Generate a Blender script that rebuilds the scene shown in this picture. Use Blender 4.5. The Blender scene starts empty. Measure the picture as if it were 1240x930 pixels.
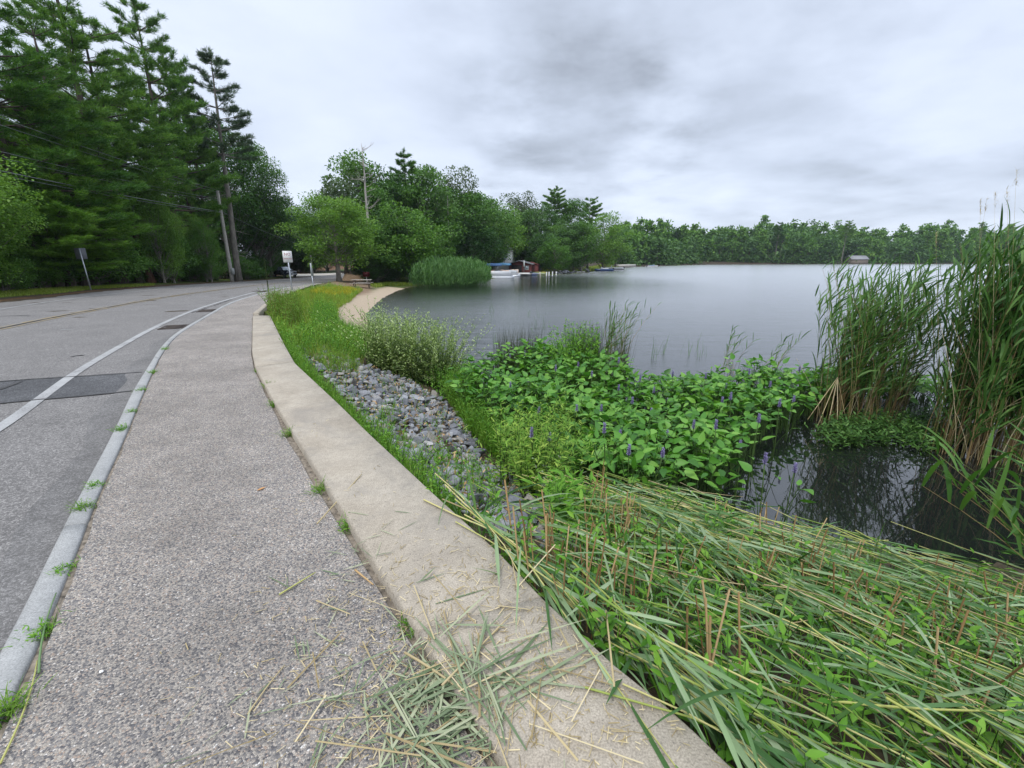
import bpy, math, random
import numpy as np
from mathutils import Vector, Matrix

# ------------------------------------------------------------------ camera, sky, sun, exposure
SC = bpy.context.scene
COL = SC.collection
R = math.radians
PITCH = R(15.7); FPX = 540.0; CAMZ = 1.6
cam_d = bpy.data.cameras.new("camera")
cam_d.sensor_width = 36.0
cam_d.lens = FPX / 1240.0 * 36.0
cam_d.clip_start = 0.05
cam_d.clip_end = 4000
cam = bpy.data.objects.new("camera", cam_d)
COL.objects.link(cam)
cam.location = (0, 0, CAMZ)
cam.rotation_euler = (R(90) - PITCH, 0, 0)
SC.camera = cam

SUN_EL, SUN_ROT = R(58), R(200)
world = bpy.data.worlds.new("World")
SC.world = world
world.use_nodes = True
wn = world.node_tree
for n in list(wn.nodes): wn.nodes.remove(n)
def WN(t, **kw):
    n = wn.nodes.new(t)
    for k, v in kw.items(): setattr(n, k, v)
    return n
def WL(a, b): wn.links.new(a, b)
def wmath(op, a, b=None, c=None):
    n = WN('ShaderNodeMath', operation=op)
    for i, x in enumerate((a, b, c)):
        if x is None: continue
        if isinstance(x, (int, float)): n.inputs[i].default_value = x
        else: WL(x, n.inputs[i])
    return n.outputs[0]
w_out = WN('ShaderNodeOutputWorld')
sky = WN('ShaderNodeTexSky', sky_type='NISHITA')
sky.sun_disc = False
sky.sun_elevation = SUN_EL
sky.sun_rotation = SUN_ROT
bg_sky = WN('ShaderNodeBackground'); bg_sky.inputs[1].default_value = 0.1
WL(sky.outputs[0], bg_sky.inputs[0])
tc = WN('ShaderNodeTexCoord')
sep = WN('ShaderNodeSeparateXYZ'); WL(tc.outputs['Generated'], sep.inputs[0])
zc = wmath('ADD', wmath('MAXIMUM', sep.outputs[2], 0.0), 0.16)
px = wmath('DIVIDE', sep.outputs[0], zc)
py = wmath('DIVIDE', sep.outputs[1], zc)
comb = WN('ShaderNodeCombineXYZ'); WL(px, comb.inputs[0]); WL(py, comb.inputs[1])
comb.inputs[2].default_value = 3.7
nz1 = WN('ShaderNodeTexNoise'); nz1.inputs['Scale'].default_value = 0.62; nz1.inputs['Detail'].default_value = 6
nz1.inputs['Roughness'].default_value = 0.5; nz1.inputs['Distortion'].default_value = 0.35
WL(comb.outputs[0], nz1.inputs['Vector'])
nz2 = WN('ShaderNodeTexNoise'); nz2.inputs['Scale'].default_value = 2.4; nz2.inputs['Detail'].default_value = 7
nz2.inputs['Roughness'].default_value = 0.55
WL(comb.outputs[0], nz2.inputs['Vector'])
cl = wmath('ADD', wmath('MULTIPLY', nz1.outputs[0], 0.75), wmath('MULTIPLY', nz2.outputs[0], 0.25))
# the bank of darker cloud hanging over the middle of the lake
def blob(d, inner, outer, amt):
    v = Vector(d).normalized()
    n = WN('ShaderNodeVectorMath', operation='DISTANCE'); WL(tc.outputs['Generated'], n.inputs[0]); n.inputs[1].default_value = v
    wob = wmath('ADD', n.outputs['Value'], wmath('MULTIPLY', wmath('SUBTRACT', nz2.outputs[0], 0.5), 0.35))
    m = WN('ShaderNodeMapRange', interpolation_type='SMOOTHERSTEP'); WL(wob, m.inputs[0])
    m.inputs[1].default_value = inner; m.inputs[2].default_value = outer; m.inputs[3].default_value = amt; m.inputs[4].default_value = 0
    return m.outputs[0]
cl = wmath('SUBTRACT', cl, blob((0.14, 1, 0.24), 0.02, 0.26, 0.10))
cl = wmath('SUBTRACT', cl, blob((0.55, 1, 0.22), 0.02, 0.32, 0.07))
cl = wmath('SUBTRACT', cl, blob((0.10, 1, 0.50), 0.02, 0.38, 0.075))
cl = wmath('ADD', cl, blob((-0.28, 1, 0.22), 0.02, 0.24, 0.04))
ramp = WN('ShaderNodeValToRGB')
WL(cl, ramp.inputs[0])
e = ramp.color_ramp.elements
e[0].position = 0.20; e[0].color = (0.27, 0.30, 0.355, 1)
e[1].position = 0.60; e[1].color = (0.62, 0.68, 0.79, 1)
m2 = ramp.color_ramp.elements.new(0.485); m2.color = (0.55, 0.61, 0.725, 1)
m1 = ramp.color_ramp.elements.new(0.395); m1.color = (0.465, 0.52, 0.625, 1)
zen = WN('ShaderNodeMapRange', interpolation_type='SMOOTHSTEP'); WL(sep.outputs[2], zen.inputs[0])
zen.inputs[1].default_value = 0.50; zen.inputs[2].default_value = 0.95; zen.inputs[3].default_value = 1.0; zen.inputs[4].default_value = 2.3
bg_cl = WN('ShaderNodeBackground'); WL(ramp.outputs[0], bg_cl.inputs[0]); WL(zen.outputs[0], bg_cl.inputs[1])
mixw = WN('ShaderNodeMixShader'); mixw.inputs[0].default_value = 0.93
WL(bg_sky.outputs[0], mixw.inputs[1]); WL(bg_cl.outputs[0], mixw.inputs[2]); WL(mixw.outputs[0], w_out.inputs[0])

sun_d = bpy.data.lights.new("sun", 'SUN')
sun_d.energy = 1.5; sun_d.angle = R(14); sun_d.color = (1.0, 0.965, 0.91)
sun = bpy.data.objects.new("sun", sun_d); COL.objects.link(sun)
# the sun stands behind the clouds, high up on the left and a little behind the viewer
az = R(205)
sd = Vector((math.sin(az) * math.cos(SUN_EL), math.cos(az) * math.cos(SUN_EL), math.sin(SUN_EL)))
sun.rotation_euler = (-sd).to_track_quat('-Z', 'Y').to_euler()
sky.sun_rotation = az
vs = SC.view_settings
vs.view_transform = 'Standard'; vs.look = 'None'; vs.gamma = 1; vs.use_curve_mapping = False
vs.exposure = 0.54
SC.cycles.use_denoising = True
SC.cycles.max_bounces = 8
SC.cycles.transparent_max_bounces = 12

# ------------------------------------------------------------------ helpers
rng = np.random.default_rng(11)
random.seed(5)

def ray(u, v):
    a = (u - 620) / FPX; b = (465 - v) / FPX
    return np.array([a, math.cos(PITCH) + b * math.sin(PITCH), -math.sin(PITCH) + b * math.cos(PITCH)])
def G(u, v, z=0.0):
    d = ray(u, v); t = (z - CAMZ) / d[2]
    return np.array([d[0] * t, d[1] * t, z])
def AT(u, v, y):
    d = ray(u, v); t = y / d[1]
    return np.array([d[0] * t, y, CAMZ + d[2] * t])
def sstep(a, b, x):
    t = np.clip((np.asarray(x, float) - a) / (b - a), 0, 1); return t * t * (3 - 2 * t)
def zr(y): return -1.4 * sstep(16, 80, y)
def GR(u, v, off=0.0):
    z = off
    for _ in range(30):
        p = G(u, v, z); z = 0.5 * z + 0.5 * (float(zr(p[1])) + off)
    return G(u, v, z)
def unit(v): return v / np.maximum(np.linalg.norm(v, axis=-1, keepdims=True), 1e-9)

class MB:
    """collects faces, then links them as one mesh object"""
    def __init__(s): s.V = []; s.F = []; s.n = 0
    def add(s, V, F, mi=0):
        V = np.asarray(V, float).reshape(-1, 3); F = np.asarray(F, int)
        if len(F) == 0: return
        s.V.append(V); s.F.append((F + s.n, mi)); s.n += len(V)
    def mesh(s, name, mats, smooth=False):
        me = bpy.data.meshes.new(name)
        V = np.concatenate(s.V) if s.V else np.zeros((0, 3))
        nf = sum(len(f) for f, _ in s.F); nl = sum(f.size for f, _ in s.F)
        me.vertices.add(len(V)); me.vertices.foreach_set('co', V.astype(np.float32).ravel())
        me.loops.add(nl); me.loops.foreach_set('vertex_index', np.concatenate([f.ravel() for f, _ in s.F]).astype(np.int32))
        me.polygons.add(nf)
        tot = np.concatenate([np.full(len(f), f.shape[1]) for f, _ in s.F])
        st = np.concatenate([[0], np.cumsum(tot)[:-1]])
        me.polygons.foreach_set('loop_start', st.astype(np.int32))
        me.polygons.foreach_set('loop_total', tot.astype(np.int32))
        me.polygons.foreach_set('material_index', np.concatenate([np.full(len(f), m) for f, m in s.F]).astype(np.int32))
        if smooth: me.polygons.foreach_set('use_smooth', np.ones(nf, dtype=bool))
        me.update(calc_edges=True); me.validate()
        for m in (mats if isinstance(mats, (list, tuple)) else [mats]): me.materials.append(m)
        return me
    def build(s, name, mats, parent=None, smooth=False):
        me = s.mesh(name, mats, smooth)
        o = bpy.data.objects.new(name, me); COL.objects.link(o)
        if parent is not None: o.parent = parent
        return o
    # ---- simple solids
    def box(s, c, size, rz=0.0, mi=0, rot=None, bev=0.0):
        x, y, z = [q / 2 for q in size]
        if bev > 0:
            b = min(bev, x * .9, y * .9, z * .9)
            pts = []
            for sz, ins in ((-z, b), (-z + b, 0), (z - b, 0), (z, b)):
                X, Y = x - ins, y - ins
                pts += [(-X + b * .0, -Y, sz), (X, -Y, sz), (X, Y, sz), (-X, Y, sz)]
            V = np.array(pts)
            F = [(3, 2, 1, 0), (12, 13, 14, 15)]
            for k in range(3):
                for i in range(4):
                    j = (i + 1) % 4
                    F.append((k * 4 + i, k * 4 + j, k * 4 + 4 + j, k * 4 + 4 + i))
        else:
            V = np.array([(-x, -y, -z), (x, -y, -z), (x, y, -z), (-x, y, -z), (-x, -y, z), (x, -y, z), (x, y, z), (-x, y, z)])
            F = [(3, 2, 1, 0), (4, 5, 6, 7), (0, 1, 5, 4), (1, 2, 6, 5), (2, 3, 7, 6), (3, 0, 4, 7)]
        M = np.array(rot) if rot is not None else np.array([[math.cos(rz), -math.sin(rz), 0], [math.sin(rz), math.cos(rz), 0], [0, 0, 1]])
        s.add(V @ M.T + np.array(c), F, mi)
    def tube(s, pts, rad, sides=8, mi=0, cap=True):
        pts = np.asarray(pts, float); m = len(pts)
        rad = np.broadcast_to(np.asarray(rad, float), (m,))
        V, F = tubes(pts[None], rad[None], sides)
        s.add(V, F, mi)
        if cap:
            n = len(V)
            base = [list(range(sides))[::-1], [(m - 1) * sides + i for i in range(sides)]]
            s.F[-1] = (s.F[-1][0], mi)
            off = s.n - n
            for b in base: s.F.append((np.array([b]) + off, mi))
    def prism(s, poly, z0, z1, M=None, mi=0):
        """poly in XZ plane extruded along Y from z0 to z1 (M: 4x4 matrix)"""
        n = len(poly)
        V = np.array([(p[0], z0, p[1]) for p in poly] + [(p[0], z1, p[1]) for p in poly])
        if M is not None: V = V @ np.array(M)[:3, :3].T + np.array(M)[:3, 3]
        s.add(V, [(i, (i + 1) % n, n + (i + 1) % n, n + i) for i in range(n)], mi)
        off = s.n - 2 * n
        s.F.append((np.array([list(range(n))[::-1]]) + off, mi)); s.F.append((np.array([list(range(n, 2 * n))]) + off, mi))

def tubes(P, Rr, sides=4):
    """P (n,m,3) centre lines, Rr (n,m) radii"""
    n, m, _ = P.shape
    T = np.empty_like(P); T[:, 1:-1] = P[:, 2:] - P[:, :-2]; T[:, 0] = P[:, 1] - P[:, 0]; T[:, -1] = P[:, -1] - P[:, -2]
    T = unit(T)
    D = unit(P[:, -1] - P[:, 0])
    ref = np.where(np.abs(D[:, 2:3]) > 0.8, np.array([[1.0, 0.1, 0]]), np.array([[0, 0, 1.0]]))
    ref = np.broadcast_to(ref[:, None], P.shape)
    A = unit(np.cross(T, ref)); B = np.cross(T, A)
    th = np.arange(sides) / sides * 2 * math.pi
    V = P[:, :, None] + Rr[:, :, None, None] * (np.cos(th)[None, None, :, None] * A[:, :, None] + np.sin(th)[None, None, :, None] * B[:, :, None])
    idx = np.arange(n * m * sides).reshape(n, m, sides)
    a = idx[:, :-1]; b = idx[:, 1:]
    F = np.stack([a, np.roll(a, -1, 2), np.roll(b, -1, 2), b], -1).reshape(-1, 4)
    return V.reshape(-1, 3), F

PR = {
    'grass': lambda t: (1 - t) ** 0.6 * (0.75 + 0.5 * t) + 0.02,
    'lance': lambda t: 0.06 + 0.94 * math.sin(math.pi * min(1, 0.12 + 0.88 * t)) ** 0.8 if t < .99 else 0.04,
    'heart': lambda t: [0.35, 1.0, 0.88, 0.5, 0.03][min(4, int(round(t * 4)))],
    'leaf': lambda t: [0.12, 1.0, 0.75, 0.05][min(3, int(round(t * 3)))],
    'diam': lambda t: [0.15, 1.0, 0.1][min(2, int(round(t * 2)))],
    'needle': lambda t: [1.0, 0.25][min(1, int(round(t)))],
    'straw': lambda t: 1.0,
}
def blades(P, D, L, W, droop=0.0, segs=3, prof='grass', roll=None, fold=0.0):
    P = np.array(P, float); n = len(P); D = unit(np.array(D, float))
    L = np.broadcast_to(np.asarray(L, float), (n,)); W = np.broadcast_to(np.asarray(W, float), (n,))
    droop = np.broadcast_to(np.asarray(droop, float), (n,))
    S = np.cross(D, np.array([0, 0, 1.0])); ln = np.linalg.norm(S, axis=1)
    bad = ln < 0.05
    if bad.any(): a = rng.uniform(0, 6.28, bad.sum()); S[bad] = np.stack([np.cos(a), np.sin(a), 0 * a], 1)
    S = unit(S)
    if roll is not None:
        c = np.cos(roll)[:, None]; q = np.sin(roll)[:, None]
        S = unit(S * c + np.cross(D, S) * q)
    k = 3 if fold else 2
    V = np.empty((n, segs + 1, k, 3)); p = P.copy(); d = D.copy()
    for s in range(segs + 1):
        w = W * PR[prof](s / segs) / 2
        V[:, s, 0] = p - S * w[:, None]; V[:, s, -1] = p + S * w[:, None]
        if fold:
            N = np.cross(S, d)
            V[:, s, 1] = p - N * (fold * w)[:, None]
        p = p + d * (L / segs)[:, None]
        d = d.copy(); d[:, 2] -= droop / segs; d = unit(d)
    idx = np.arange(n * (segs + 1) * k).reshape(n, segs + 1, k)
    F = np.stack([idx[:, :-1, :-1], idx[:, :-1, 1:], idx[:, 1:, 1:], idx[:, 1:, :-1]], -1).reshape(-1, 4)
    return V.reshape(-1, 3), F

def rdir(n, up=0.0, spread=1.0):
    v = rng.normal(size=(n, 3)) * spread; v[:, 2] += up
    return unit(v)

# polylines -----------------------------------------------------------
def pl_dist(P, X):
    """X (k,2) points; returns distance and signed side (+ right of the travel direction)"""
    P = np.asarray(P, float)[:, :2]
    best = np.full(len(X), 1e9); side = np.zeros(len(X))
    for a, b in zip(P[:-1], P[1:]):
        ab = b - a; L2 = ab @ ab
        t = np.clip(((X - a) @ ab) / L2, 0, 1)
        q = a + t[:, None] * ab; d = np.hypot(*(X - q).T)
        c = (X[:, 0] - a[0]) * ab[1] - (X[:, 1] - a[1]) * ab[0]
        m = d < best - 1e-9
        best[m] = d[m]; side[m] = np.sign(c[m])
    return best, side
def in_poly(P, X):
    P = np.asarray(P, float)[:, :2]; r = np.zeros(len(X), bool); j = len(P) - 1
    for i in range(len(P)):
        xi, yi = P[i]; xj, yj = P[j]
        if yi != yj:
            m = ((yi > X[:, 1]) != (yj > X[:, 1])) & (X[:, 0] < (xj - xi) * (X[:, 1] - yi) / (yj - yi) + xi)
            r ^= m
        j = i
    return r
def smooth_pl(P, it=2):
    P = np.asarray(P, float)
    for _ in range(it):
        Q = [P[0]]
        for a, b in zip(P[:-1], P[1:]): Q += [a * .75 + b * .25, a * .25 + b * .75]
        Q.append(P[-1]); P = np.array(Q)
    return P
def resample(P, n=None, step=None):
    P = np.asarray(P, float); s = np.concatenate([[0], np.cumsum(np.linalg.norm(np.diff(P[:, :2], axis=0), axis=1))])
    if n is None: n = max(2, int(s[-1] / step) + 1)
    t = np.linspace(0, s[-1], n)
    return np.stack([np.interp(t, s, P[:, i]) for i in range(P.shape[1])], 1)
def sample_poly(P, n):
    P = np.asarray(P, float)[:, :2]; lo = P.min(0); hi = P.max(0); out = []
    c = 0
    while c < n:
        X = rng.uniform(lo, hi, (max(64, n * 2), 2)); X = X[in_poly(P, X)]; out.append(X); c += len(X)
    return np.concatenate(out)[:n]

# ------------------------------------------------------------------ object bookkeeping
def tag(o, label=None, cat=None, group=None, kind=None):
    if label: o['label'] = label
    if cat: o['category'] = cat
    if group: o['group'] = group
    if kind: o['kind'] = kind
    return o
def empty(name, loc, rz=0.0, label=None, cat=None, group=None):
    o = bpy.data.objects.new(name, None); COL.objects.link(o)
    o.empty_display_size = 0.2
    o.location = tuple(float(q) for q in loc); o.rotation_euler = (0, 0, rz)
    return tag(o, label, cat, group)
def copy_tree(o, parent=None):
    c = o.copy(); COL.objects.link(c)
    if parent is not None: c.parent = parent
    for ch in o.children: copy_tree(ch, c)
    return c

# ------------------------------------------------------------------ materials
def new_mat(name):
    m = bpy.data.materials.new(name); m.use_nodes = True
    nt = m.node_tree
    for n in list(nt.nodes): nt.nodes.remove(n)
    return m, nt
class NT:
    def __init__(s, nt): s.nt = nt
    def n(s, t, ins=None, **kw):
        x = s.nt.nodes.new(t)
        for k, v in kw.items(): setattr(x, k, v)
        for k, v in (ins or {}).items(): s.set(x.inputs[k], v)
        return x
    def set(s, i, v):
        if isinstance(v, bpy.types.NodeSocket): s.nt.links.new(v, i)
        else: i.default_value = v
    def math(s, op, *a):
        x = s.nt.nodes.new('ShaderNodeMath'); x.operation = op
        for i, v in enumerate(a): s.set(x.inputs[i], v)
        return x.outputs[0]
    def ramp(s, fac, stops, interp='LINEAR'):
        x = s.nt.nodes.new('ShaderNodeValToRGB'); s.set(x.inputs[0], fac); cr = x.color_ramp; cr.interpolation = interp
        while len(cr.elements) < len(stops): cr.elements.new(0.5)
        for e, (p, c) in zip(cr.elements, stops): e.position = p; e.color = (*c[:3], 1)
        return x.outputs[0]
    def noise(s, vec, scale, detail=4, rough=.55, dist=0.0):
        x = s.n('ShaderNodeTexNoise', {'Scale': scale, 'Detail': detail, 'Roughness': rough, 'Distortion': dist})
        if vec is not None: s.set(x.inputs['Vector'], vec)
        return x.outputs[0]
    def mix(s, fac, a, b, blend='MIX'):
        x = s.nt.nodes.new('ShaderNodeMix'); x.data_type = 'RGBA'; x.blend_type = blend
        s.set(x.inputs[0], fac)
        for i, v in ((6, a), (7, b)):
            if isinstance(v, tuple): v = (*v[:3], 1)
            s.set(x.inputs[i], v)
        return x.outputs[2]
    def vec(s, op, a, b):
        x = s.nt.nodes.new('ShaderNodeVectorMath'); x.operation = op
        s.set(x.inputs[0], a); s.set(x.inputs[1], b); return x.outputs[0]
    def out(s, sh):
        o = s.nt.nodes.new('ShaderNodeOutputMaterial'); s.nt.links.new(sh, o.inputs[0])
    def bump(s, h, strength=.3, dist=.01):
        x = s.n('ShaderNodeBump', {'Height': h, 'Strength': strength, 'Distance': dist}); return x.outputs[0]

def leaf_mat(name, cols, trans=.32, rough=.45, spec=.4, var=.5, nscale=.6, ovar=.0):
    spec *= .55; rough = min(.65, rough + .08)
    """cols: dark, mid, light real leaf colours; each leaf takes its own"""
    m, nt = new_mat(name); N = NT(nt)
    geo = N.n('ShaderNodeNewGeometry')
    tcn = N.n('ShaderNodeTexCoord')
    rnd = geo.outputs['Random Per Island']
    nz = N.noise(tcn.outputs['Object'], nscale, 2)
    f = N.math('ADD', N.math('MULTIPLY', rnd, var), N.math('MULTIPLY', nz, 1 - var))
    if ovar:
        oi = N.n('ShaderNodeObjectInfo')
        f = N.math('ADD', f, N.math('MULTIPLY', N.math('SUBTRACT', oi.outputs['Random'], 0.5), ovar))
    k = len(cols)
    c = N.ramp(f, [(0.22 + 0.56 * i / (k - 1), q) for i, q in enumerate(cols)])
    p = N.n('ShaderNodeBsdfPrincipled', {'Base Color': c, 'Roughness': rough, 'Specular IOR Level': spec})
    t = N.n('ShaderNodeBsdfTranslucent', {'Color': N.mix(1.0, c, (1.25, 1.35, .6), 'MULTIPLY')})
    mx = N.n('ShaderNodeMixShader', {0: trans}); nt.links.new(p.outputs[0], mx.inputs[1]); nt.links.new(t.outputs[0], mx.inputs[2])
    N.out(mx.outputs[0]); return m
def plain(name, col, rough=.6, metal=0.0, nvar=.12, nscale=6.0, bump=0.0, spec=.4):
    m, nt = new_mat(name); N = NT(nt)
    tcn = N.n('ShaderNodeTexCoord')
    nz = N.noise(tcn.outputs['Object'], nscale, 5)
    lo = tuple(q * (1 - nvar) for q in col); hi = tuple(min(1, q * (1 + nvar)) for q in col)
    c = N.ramp(nz, [(.3, lo), (.7, hi)])
    p = N.n('ShaderNodeBsdfPrincipled', {'Base Color': c, 'Roughness': rough, 'Metallic': metal, 'Specular IOR Level': spec})
    if bump: nt.links.new(N.bump(nz, .4, bump), p.inputs['Normal'])
    N.out(p.outputs[0]); return m
def bark_mat(name, a, b, scale=9.0):
    m, nt = new_mat(name); N = NT(nt)
    tcn = N.n('ShaderNodeTexCoord')
    mp = N.n('ShaderNodeMapping', {'Vector': tcn.outputs['Object'], 'Scale': (1, 1, .22)})
    nz = N.noise(mp.outputs[0], scale, 6, .65)
    c = N.ramp(nz, [(.32, a), (.66, b)])
    p = N.n('ShaderNodeBsdfPrincipled', {'Base Color': c, 'Roughness': .9, 'Specular IOR Level': .2, 'Normal': N.bump(nz, .8, .04)})
    N.out(p.outputs[0]); return m
# ------------------------------------------------------------------ plan of the place
LAKE = -1.6
WALLTOP = 0.05
def px2(poly, z): return np.array([G(u, v, z) for u, v in poly])
wall_out = px2([(886, 926), (822, 864), (744, 803), (657, 722), (602, 665), (527, 598), (446, 523), (410, 488), (357, 439), (345, 418), (327, 382)], WALLTOP)
wall_in = px2([(616, 926), (548, 827), (499, 753), (460, 692), (410, 611), (373, 552), (347.5, 512), (329, 481), (309, 444), (305, 426), (306, 382)], WALLTOP)
def extend_start(P, d):
    P = np.asarray(P); t = unit(P[0, :2] - P[2, :2]); q = P[0].copy(); q[:2] += t * d
    return np.vstack([q, P])
wall_out = extend_start(wall_out, 3.5); wall_in = extend_start(wall_in, 3.5)
kerb_in = px2([(0, 870), (21, 827), (43, 784), (85, 685), (117, 600), (148, 536), (164, 497), (184, 451), (196, 427), (214, 405), (250, 384)], 0.0)
kerb_in = np.vstack([kerb_in, [GR(280, 366.5)], [GR(313, 356.5)], [GR(352, 347.5)]])
kerb_in = extend_start(kerb_in, 4.0)
kerb_out = px2([(0, 783), (25, 738), (60, 667), (94, 600), (136, 524), (160, 472), (178, 445), (193, 421), (212, 402.5), (248, 382.6)], 0.0)
kerb_out = np.vstack([kerb_out, [GR(277, 366)], [GR(310.5, 356.2)], [GR(350, 347.2)]])
kerb_out = extend_start(kerb_out, 4.5)
kerb_in = resample(smooth_pl(kerb_in, 2), 260); kerb_out = resample(smooth_pl(kerb_out, 2), 260)
road_left = np.vstack([[[-15.5, -8, 0]], [GR(-160, 384, -.13)], [GR(0, 366, -.13)], [GR(60, 360, -.13)], [GR(112, 353.5, -.13)], [GR(189, 347, -.13)], [GR(220, 345, -.13)],
                       [GR(287, 341, -.13)], [GR(332, 338, -.13)], [GR(380, 334.6, -.13)], [[-37, 100, -1.5]], [[-46, 140, -1.5]], [[-40, 190, -1.5]]])
road_right = np.vstack([kerb_out[::6], [GR(378, 343, -.05)], [GR(409, 339, -.05)], [GR(424, 336.2, -.05)], [[-30.5, 100, -1.5]], [[-38, 140, -1.5]], [[-32, 190, -1.5]]])
road_left = smooth_pl(road_left, 2); road_right = smooth_pl(road_right, 1)
walk_far = np.vstack([[GR(319, 371)], [GR(335, 361)], [GR(354, 354)], [GR(378, 345.5)], [GR(400, 341.6)]])
EDGE = np.vstack([wall_out, walk_far, [GR(409, 340.2)], [GR(424, 337)], [[-29.5, 100, -1.5]], [[-37, 140, -1.5]], [[-30, 190, -1.5]]])

L = lambda u, v: G(u, v, LAKE)[:2]
lake_poly = np.array([(60, -40), (16, -5), (9.5, -.3), (6.3, 2.9), tuple(L(1240, 690)), tuple(L(1040, 665)), tuple(L(950, 645)), tuple(L(800, 618)), tuple(L(690, 600)), tuple(L(640, 580)),
                      tuple(L(590, 528)), tuple(L(548, 492)), tuple(L(505, 450)), tuple(L(470, 420)), tuple(L(445, 392)), tuple(L(442, 380)), tuple(L(463, 361)), tuple(L(480, 353)), tuple(L(496, 347.6)),
                      tuple(L(540, 344)), tuple(L(585, 340)), tuple(L(600, 337)), tuple(L(640, 333.2)), tuple(L(670, 333)), tuple(L(700, 331)), tuple(L(738, 327)), tuple(L(748, 325)), tuple(L(790, 322.5)),
                      tuple(L(850, 320.7)), tuple(L(1000, 320)), tuple(L(1240, 319.6)), (560, 310), (650, 100), (500, -150), (200, -150)])
sand_poly = np.array([G(u, v, -1.3)[:2] for u, v in [(400, 380), (407, 373), (428, 361), (446, 355), (456, 349.5), (470, 346), (500, 346), (490, 352), (484, 356), (466, 364), (448, 380), (440, 395), (415, 398)]])
dirt_poly = np.array([GR(u, v, -.2)[:2] for u, v in [(388, 345), (408, 340), (430, 338), (446, 343), (446, 348), (425, 348.5), (400, 347.5)]])
moss_poly = np.array([GR(u, v, -.3)[:2] for u, v in [(352, 362), (372, 350), (420, 348), (434, 352), (425, 358), (390, 361)]])

def poly_sd(P, X):
    d, _ = pl_dist(np.vstack([P, P[:1]]), X)
    return np.where(in_poly(P, X), d, -d)
def terrain(x, y):
    X = np.stack([np.ravel(x), np.ravel(y)], 1).astype(float)
    dE, sE = pl_dist(EDGE, X)
    right = sE > 0
    dS = poly_sd(lake_poly, X)
    zroad = zr(X[:, 1])
    t = dE / (dE + np.maximum(-dS, 0) + 1e-6)
    zE = zroad - 0.12 + .10 * sstep(12.5, 14, X[:, 1])
    z = zE + (LAKE - zE) * t ** 0.85
    z = np.where(dS > 0, LAKE - np.minimum(1.3, .28 * dS), z)
    hill = np.where((X[:, 1] > 60) & right, np.clip(.10 * (-dS - 5), 0, 7), 0)
    far = sstep(150, 230, X[:, 1]) * np.clip(.09 * (-dS - 3), 0, 13)
    z = z + np.maximum(hill, far)
    dL, sL = pl_dist(road_left, X)
    lawn = np.where(sL < 0, dL, -dL)
    zin = -0.36 + .21 * sstep(11, 13, X[:, 1])
    zl = zroad + zin + (-.10 - zin) * sstep(-.5, .15, lawn) + np.clip(.03 * (lawn - .5), 0, 3.0) * sstep(0, 3, lawn)
    return np.where(right, z, zl)
def tz(x, y): return float(terrain(np.array([x]), np.array([y]))[0])
TS = np.concatenate([np.linspace(.6, 14, 160), np.geomspace(14.1, 330, 160)])
def GT(u, v):
    """the point of the terrain seen at a place of the photograph"""
    d = ray(u, v); P = np.array([0, 0, CAMZ]) + TS[:, None] * d[None] / np.linalg.norm(d)
    below = P[:, 2] < terrain(P[:, 0], P[:, 1])
    i = int(np.argmax(below)) if below.any() else len(TS) - 1
    p = P[i]; return np.array([p[0], p[1], tz(p[0], p[1])])
def GTP(poly): return np.array([GT(u, v)[:2] for u, v in poly])

# ------------------------------------------------------------------ ground
def axis(dense, lo, hi):
    a = []
    for (s, e, st) in dense: a += list(np.arange(s, e, st))
    x = dense[-1][1]; st = dense[-1][2]
    while x < hi: a.append(x); st *= 1.12; x += st
    x = dense[0][0]; st = dense[0][2]; b = []
    while x > lo: st *= 1.14; x -= st; b.append(x)
    return np.array(b[::-1] + a)
gx = axis([(-34, -7, .45), (-7, 9, .16), (9, 20, .5)], -900, 1100)
gy = axis([(-4, 14, .16), (14, 62, .45), (62, 110, 1.0)], -500, 1300)
XX, YY = np.meshgrid(gx, gy)
ZZ = terrain(XX, YY)
XY = np.stack([XX.ravel(), YY.ravel()], 1)
near = (np.abs(XY[:, 0]) < 40) & (XY[:, 1] < 70) & (XY[:, 1] > -6)
ZZ = ZZ + np.where(near, rng.normal(size=len(ZZ)) * .012, 0)
V = np.stack([XX.ravel(), YY.ravel(), ZZ], 1)
nx, ny = len(gx), len(gy)
idx = np.arange(nx * ny).reshape(ny, nx)
F = np.stack([idx[:-1, :-1], idx[:-1, 1:], idx[1:, 1:], idx[1:, :-1]], -1).reshape(-1, 4)
g = MB(); g.add(V, F)
m, nt = new_mat("soil_sand_and_turf"); N = NT(nt)
tcn = N.n('ShaderNodeTexCoord'); oc = tcn.outputs['Object']
att = N.n('ShaderNodeAttribute'); att.attribute_name = 'cover'
sp = N.n('ShaderNodeSeparateColor', {'Color': att.outputs['Color']})
n1 = N.noise(oc, 1.3, 6, .6); n2 = N.noise(oc, 14, 5, .65); n3 = N.noise(oc, 60, 3, .6)
soil = N.ramp(n2, [(.3, (.022, .017, .011)), (.55, (.055, .042, .026)), (.75, (.10, .08, .05))])
sandc = N.mix(N.math('MULTIPLY', n1, .5), N.ramp(n2, [(.3, (.30, .235, .165)), (.7, (.44, .355, .26))]), N.ramp(n3, [(.3, (.22, .16, .10)), (.7, (.46, .38, .29))]))
turf = N.ramp(n2, [(.3, (.035, .055, .012)), (.55, (.075, .10, .02)), (.75, (.13, .13, .035))])
litter = N.ramp(n2, [(.3, (.05, .028, .014)), (.6, (.135, .072, .032)), (.8, (.20, .125, .06))])
wob = N.math('MULTIPLY', N.math('SUBTRACT', n1, .5), .9)
def msk(ch): return N.math('MINIMUM', N.math('MAXIMUM', N.math('MULTIPLY', N.math('ADD', N.math('SUBTRACT', sp.outputs[ch], .5), wob), 4.0), 0.0), 1.0)
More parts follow.
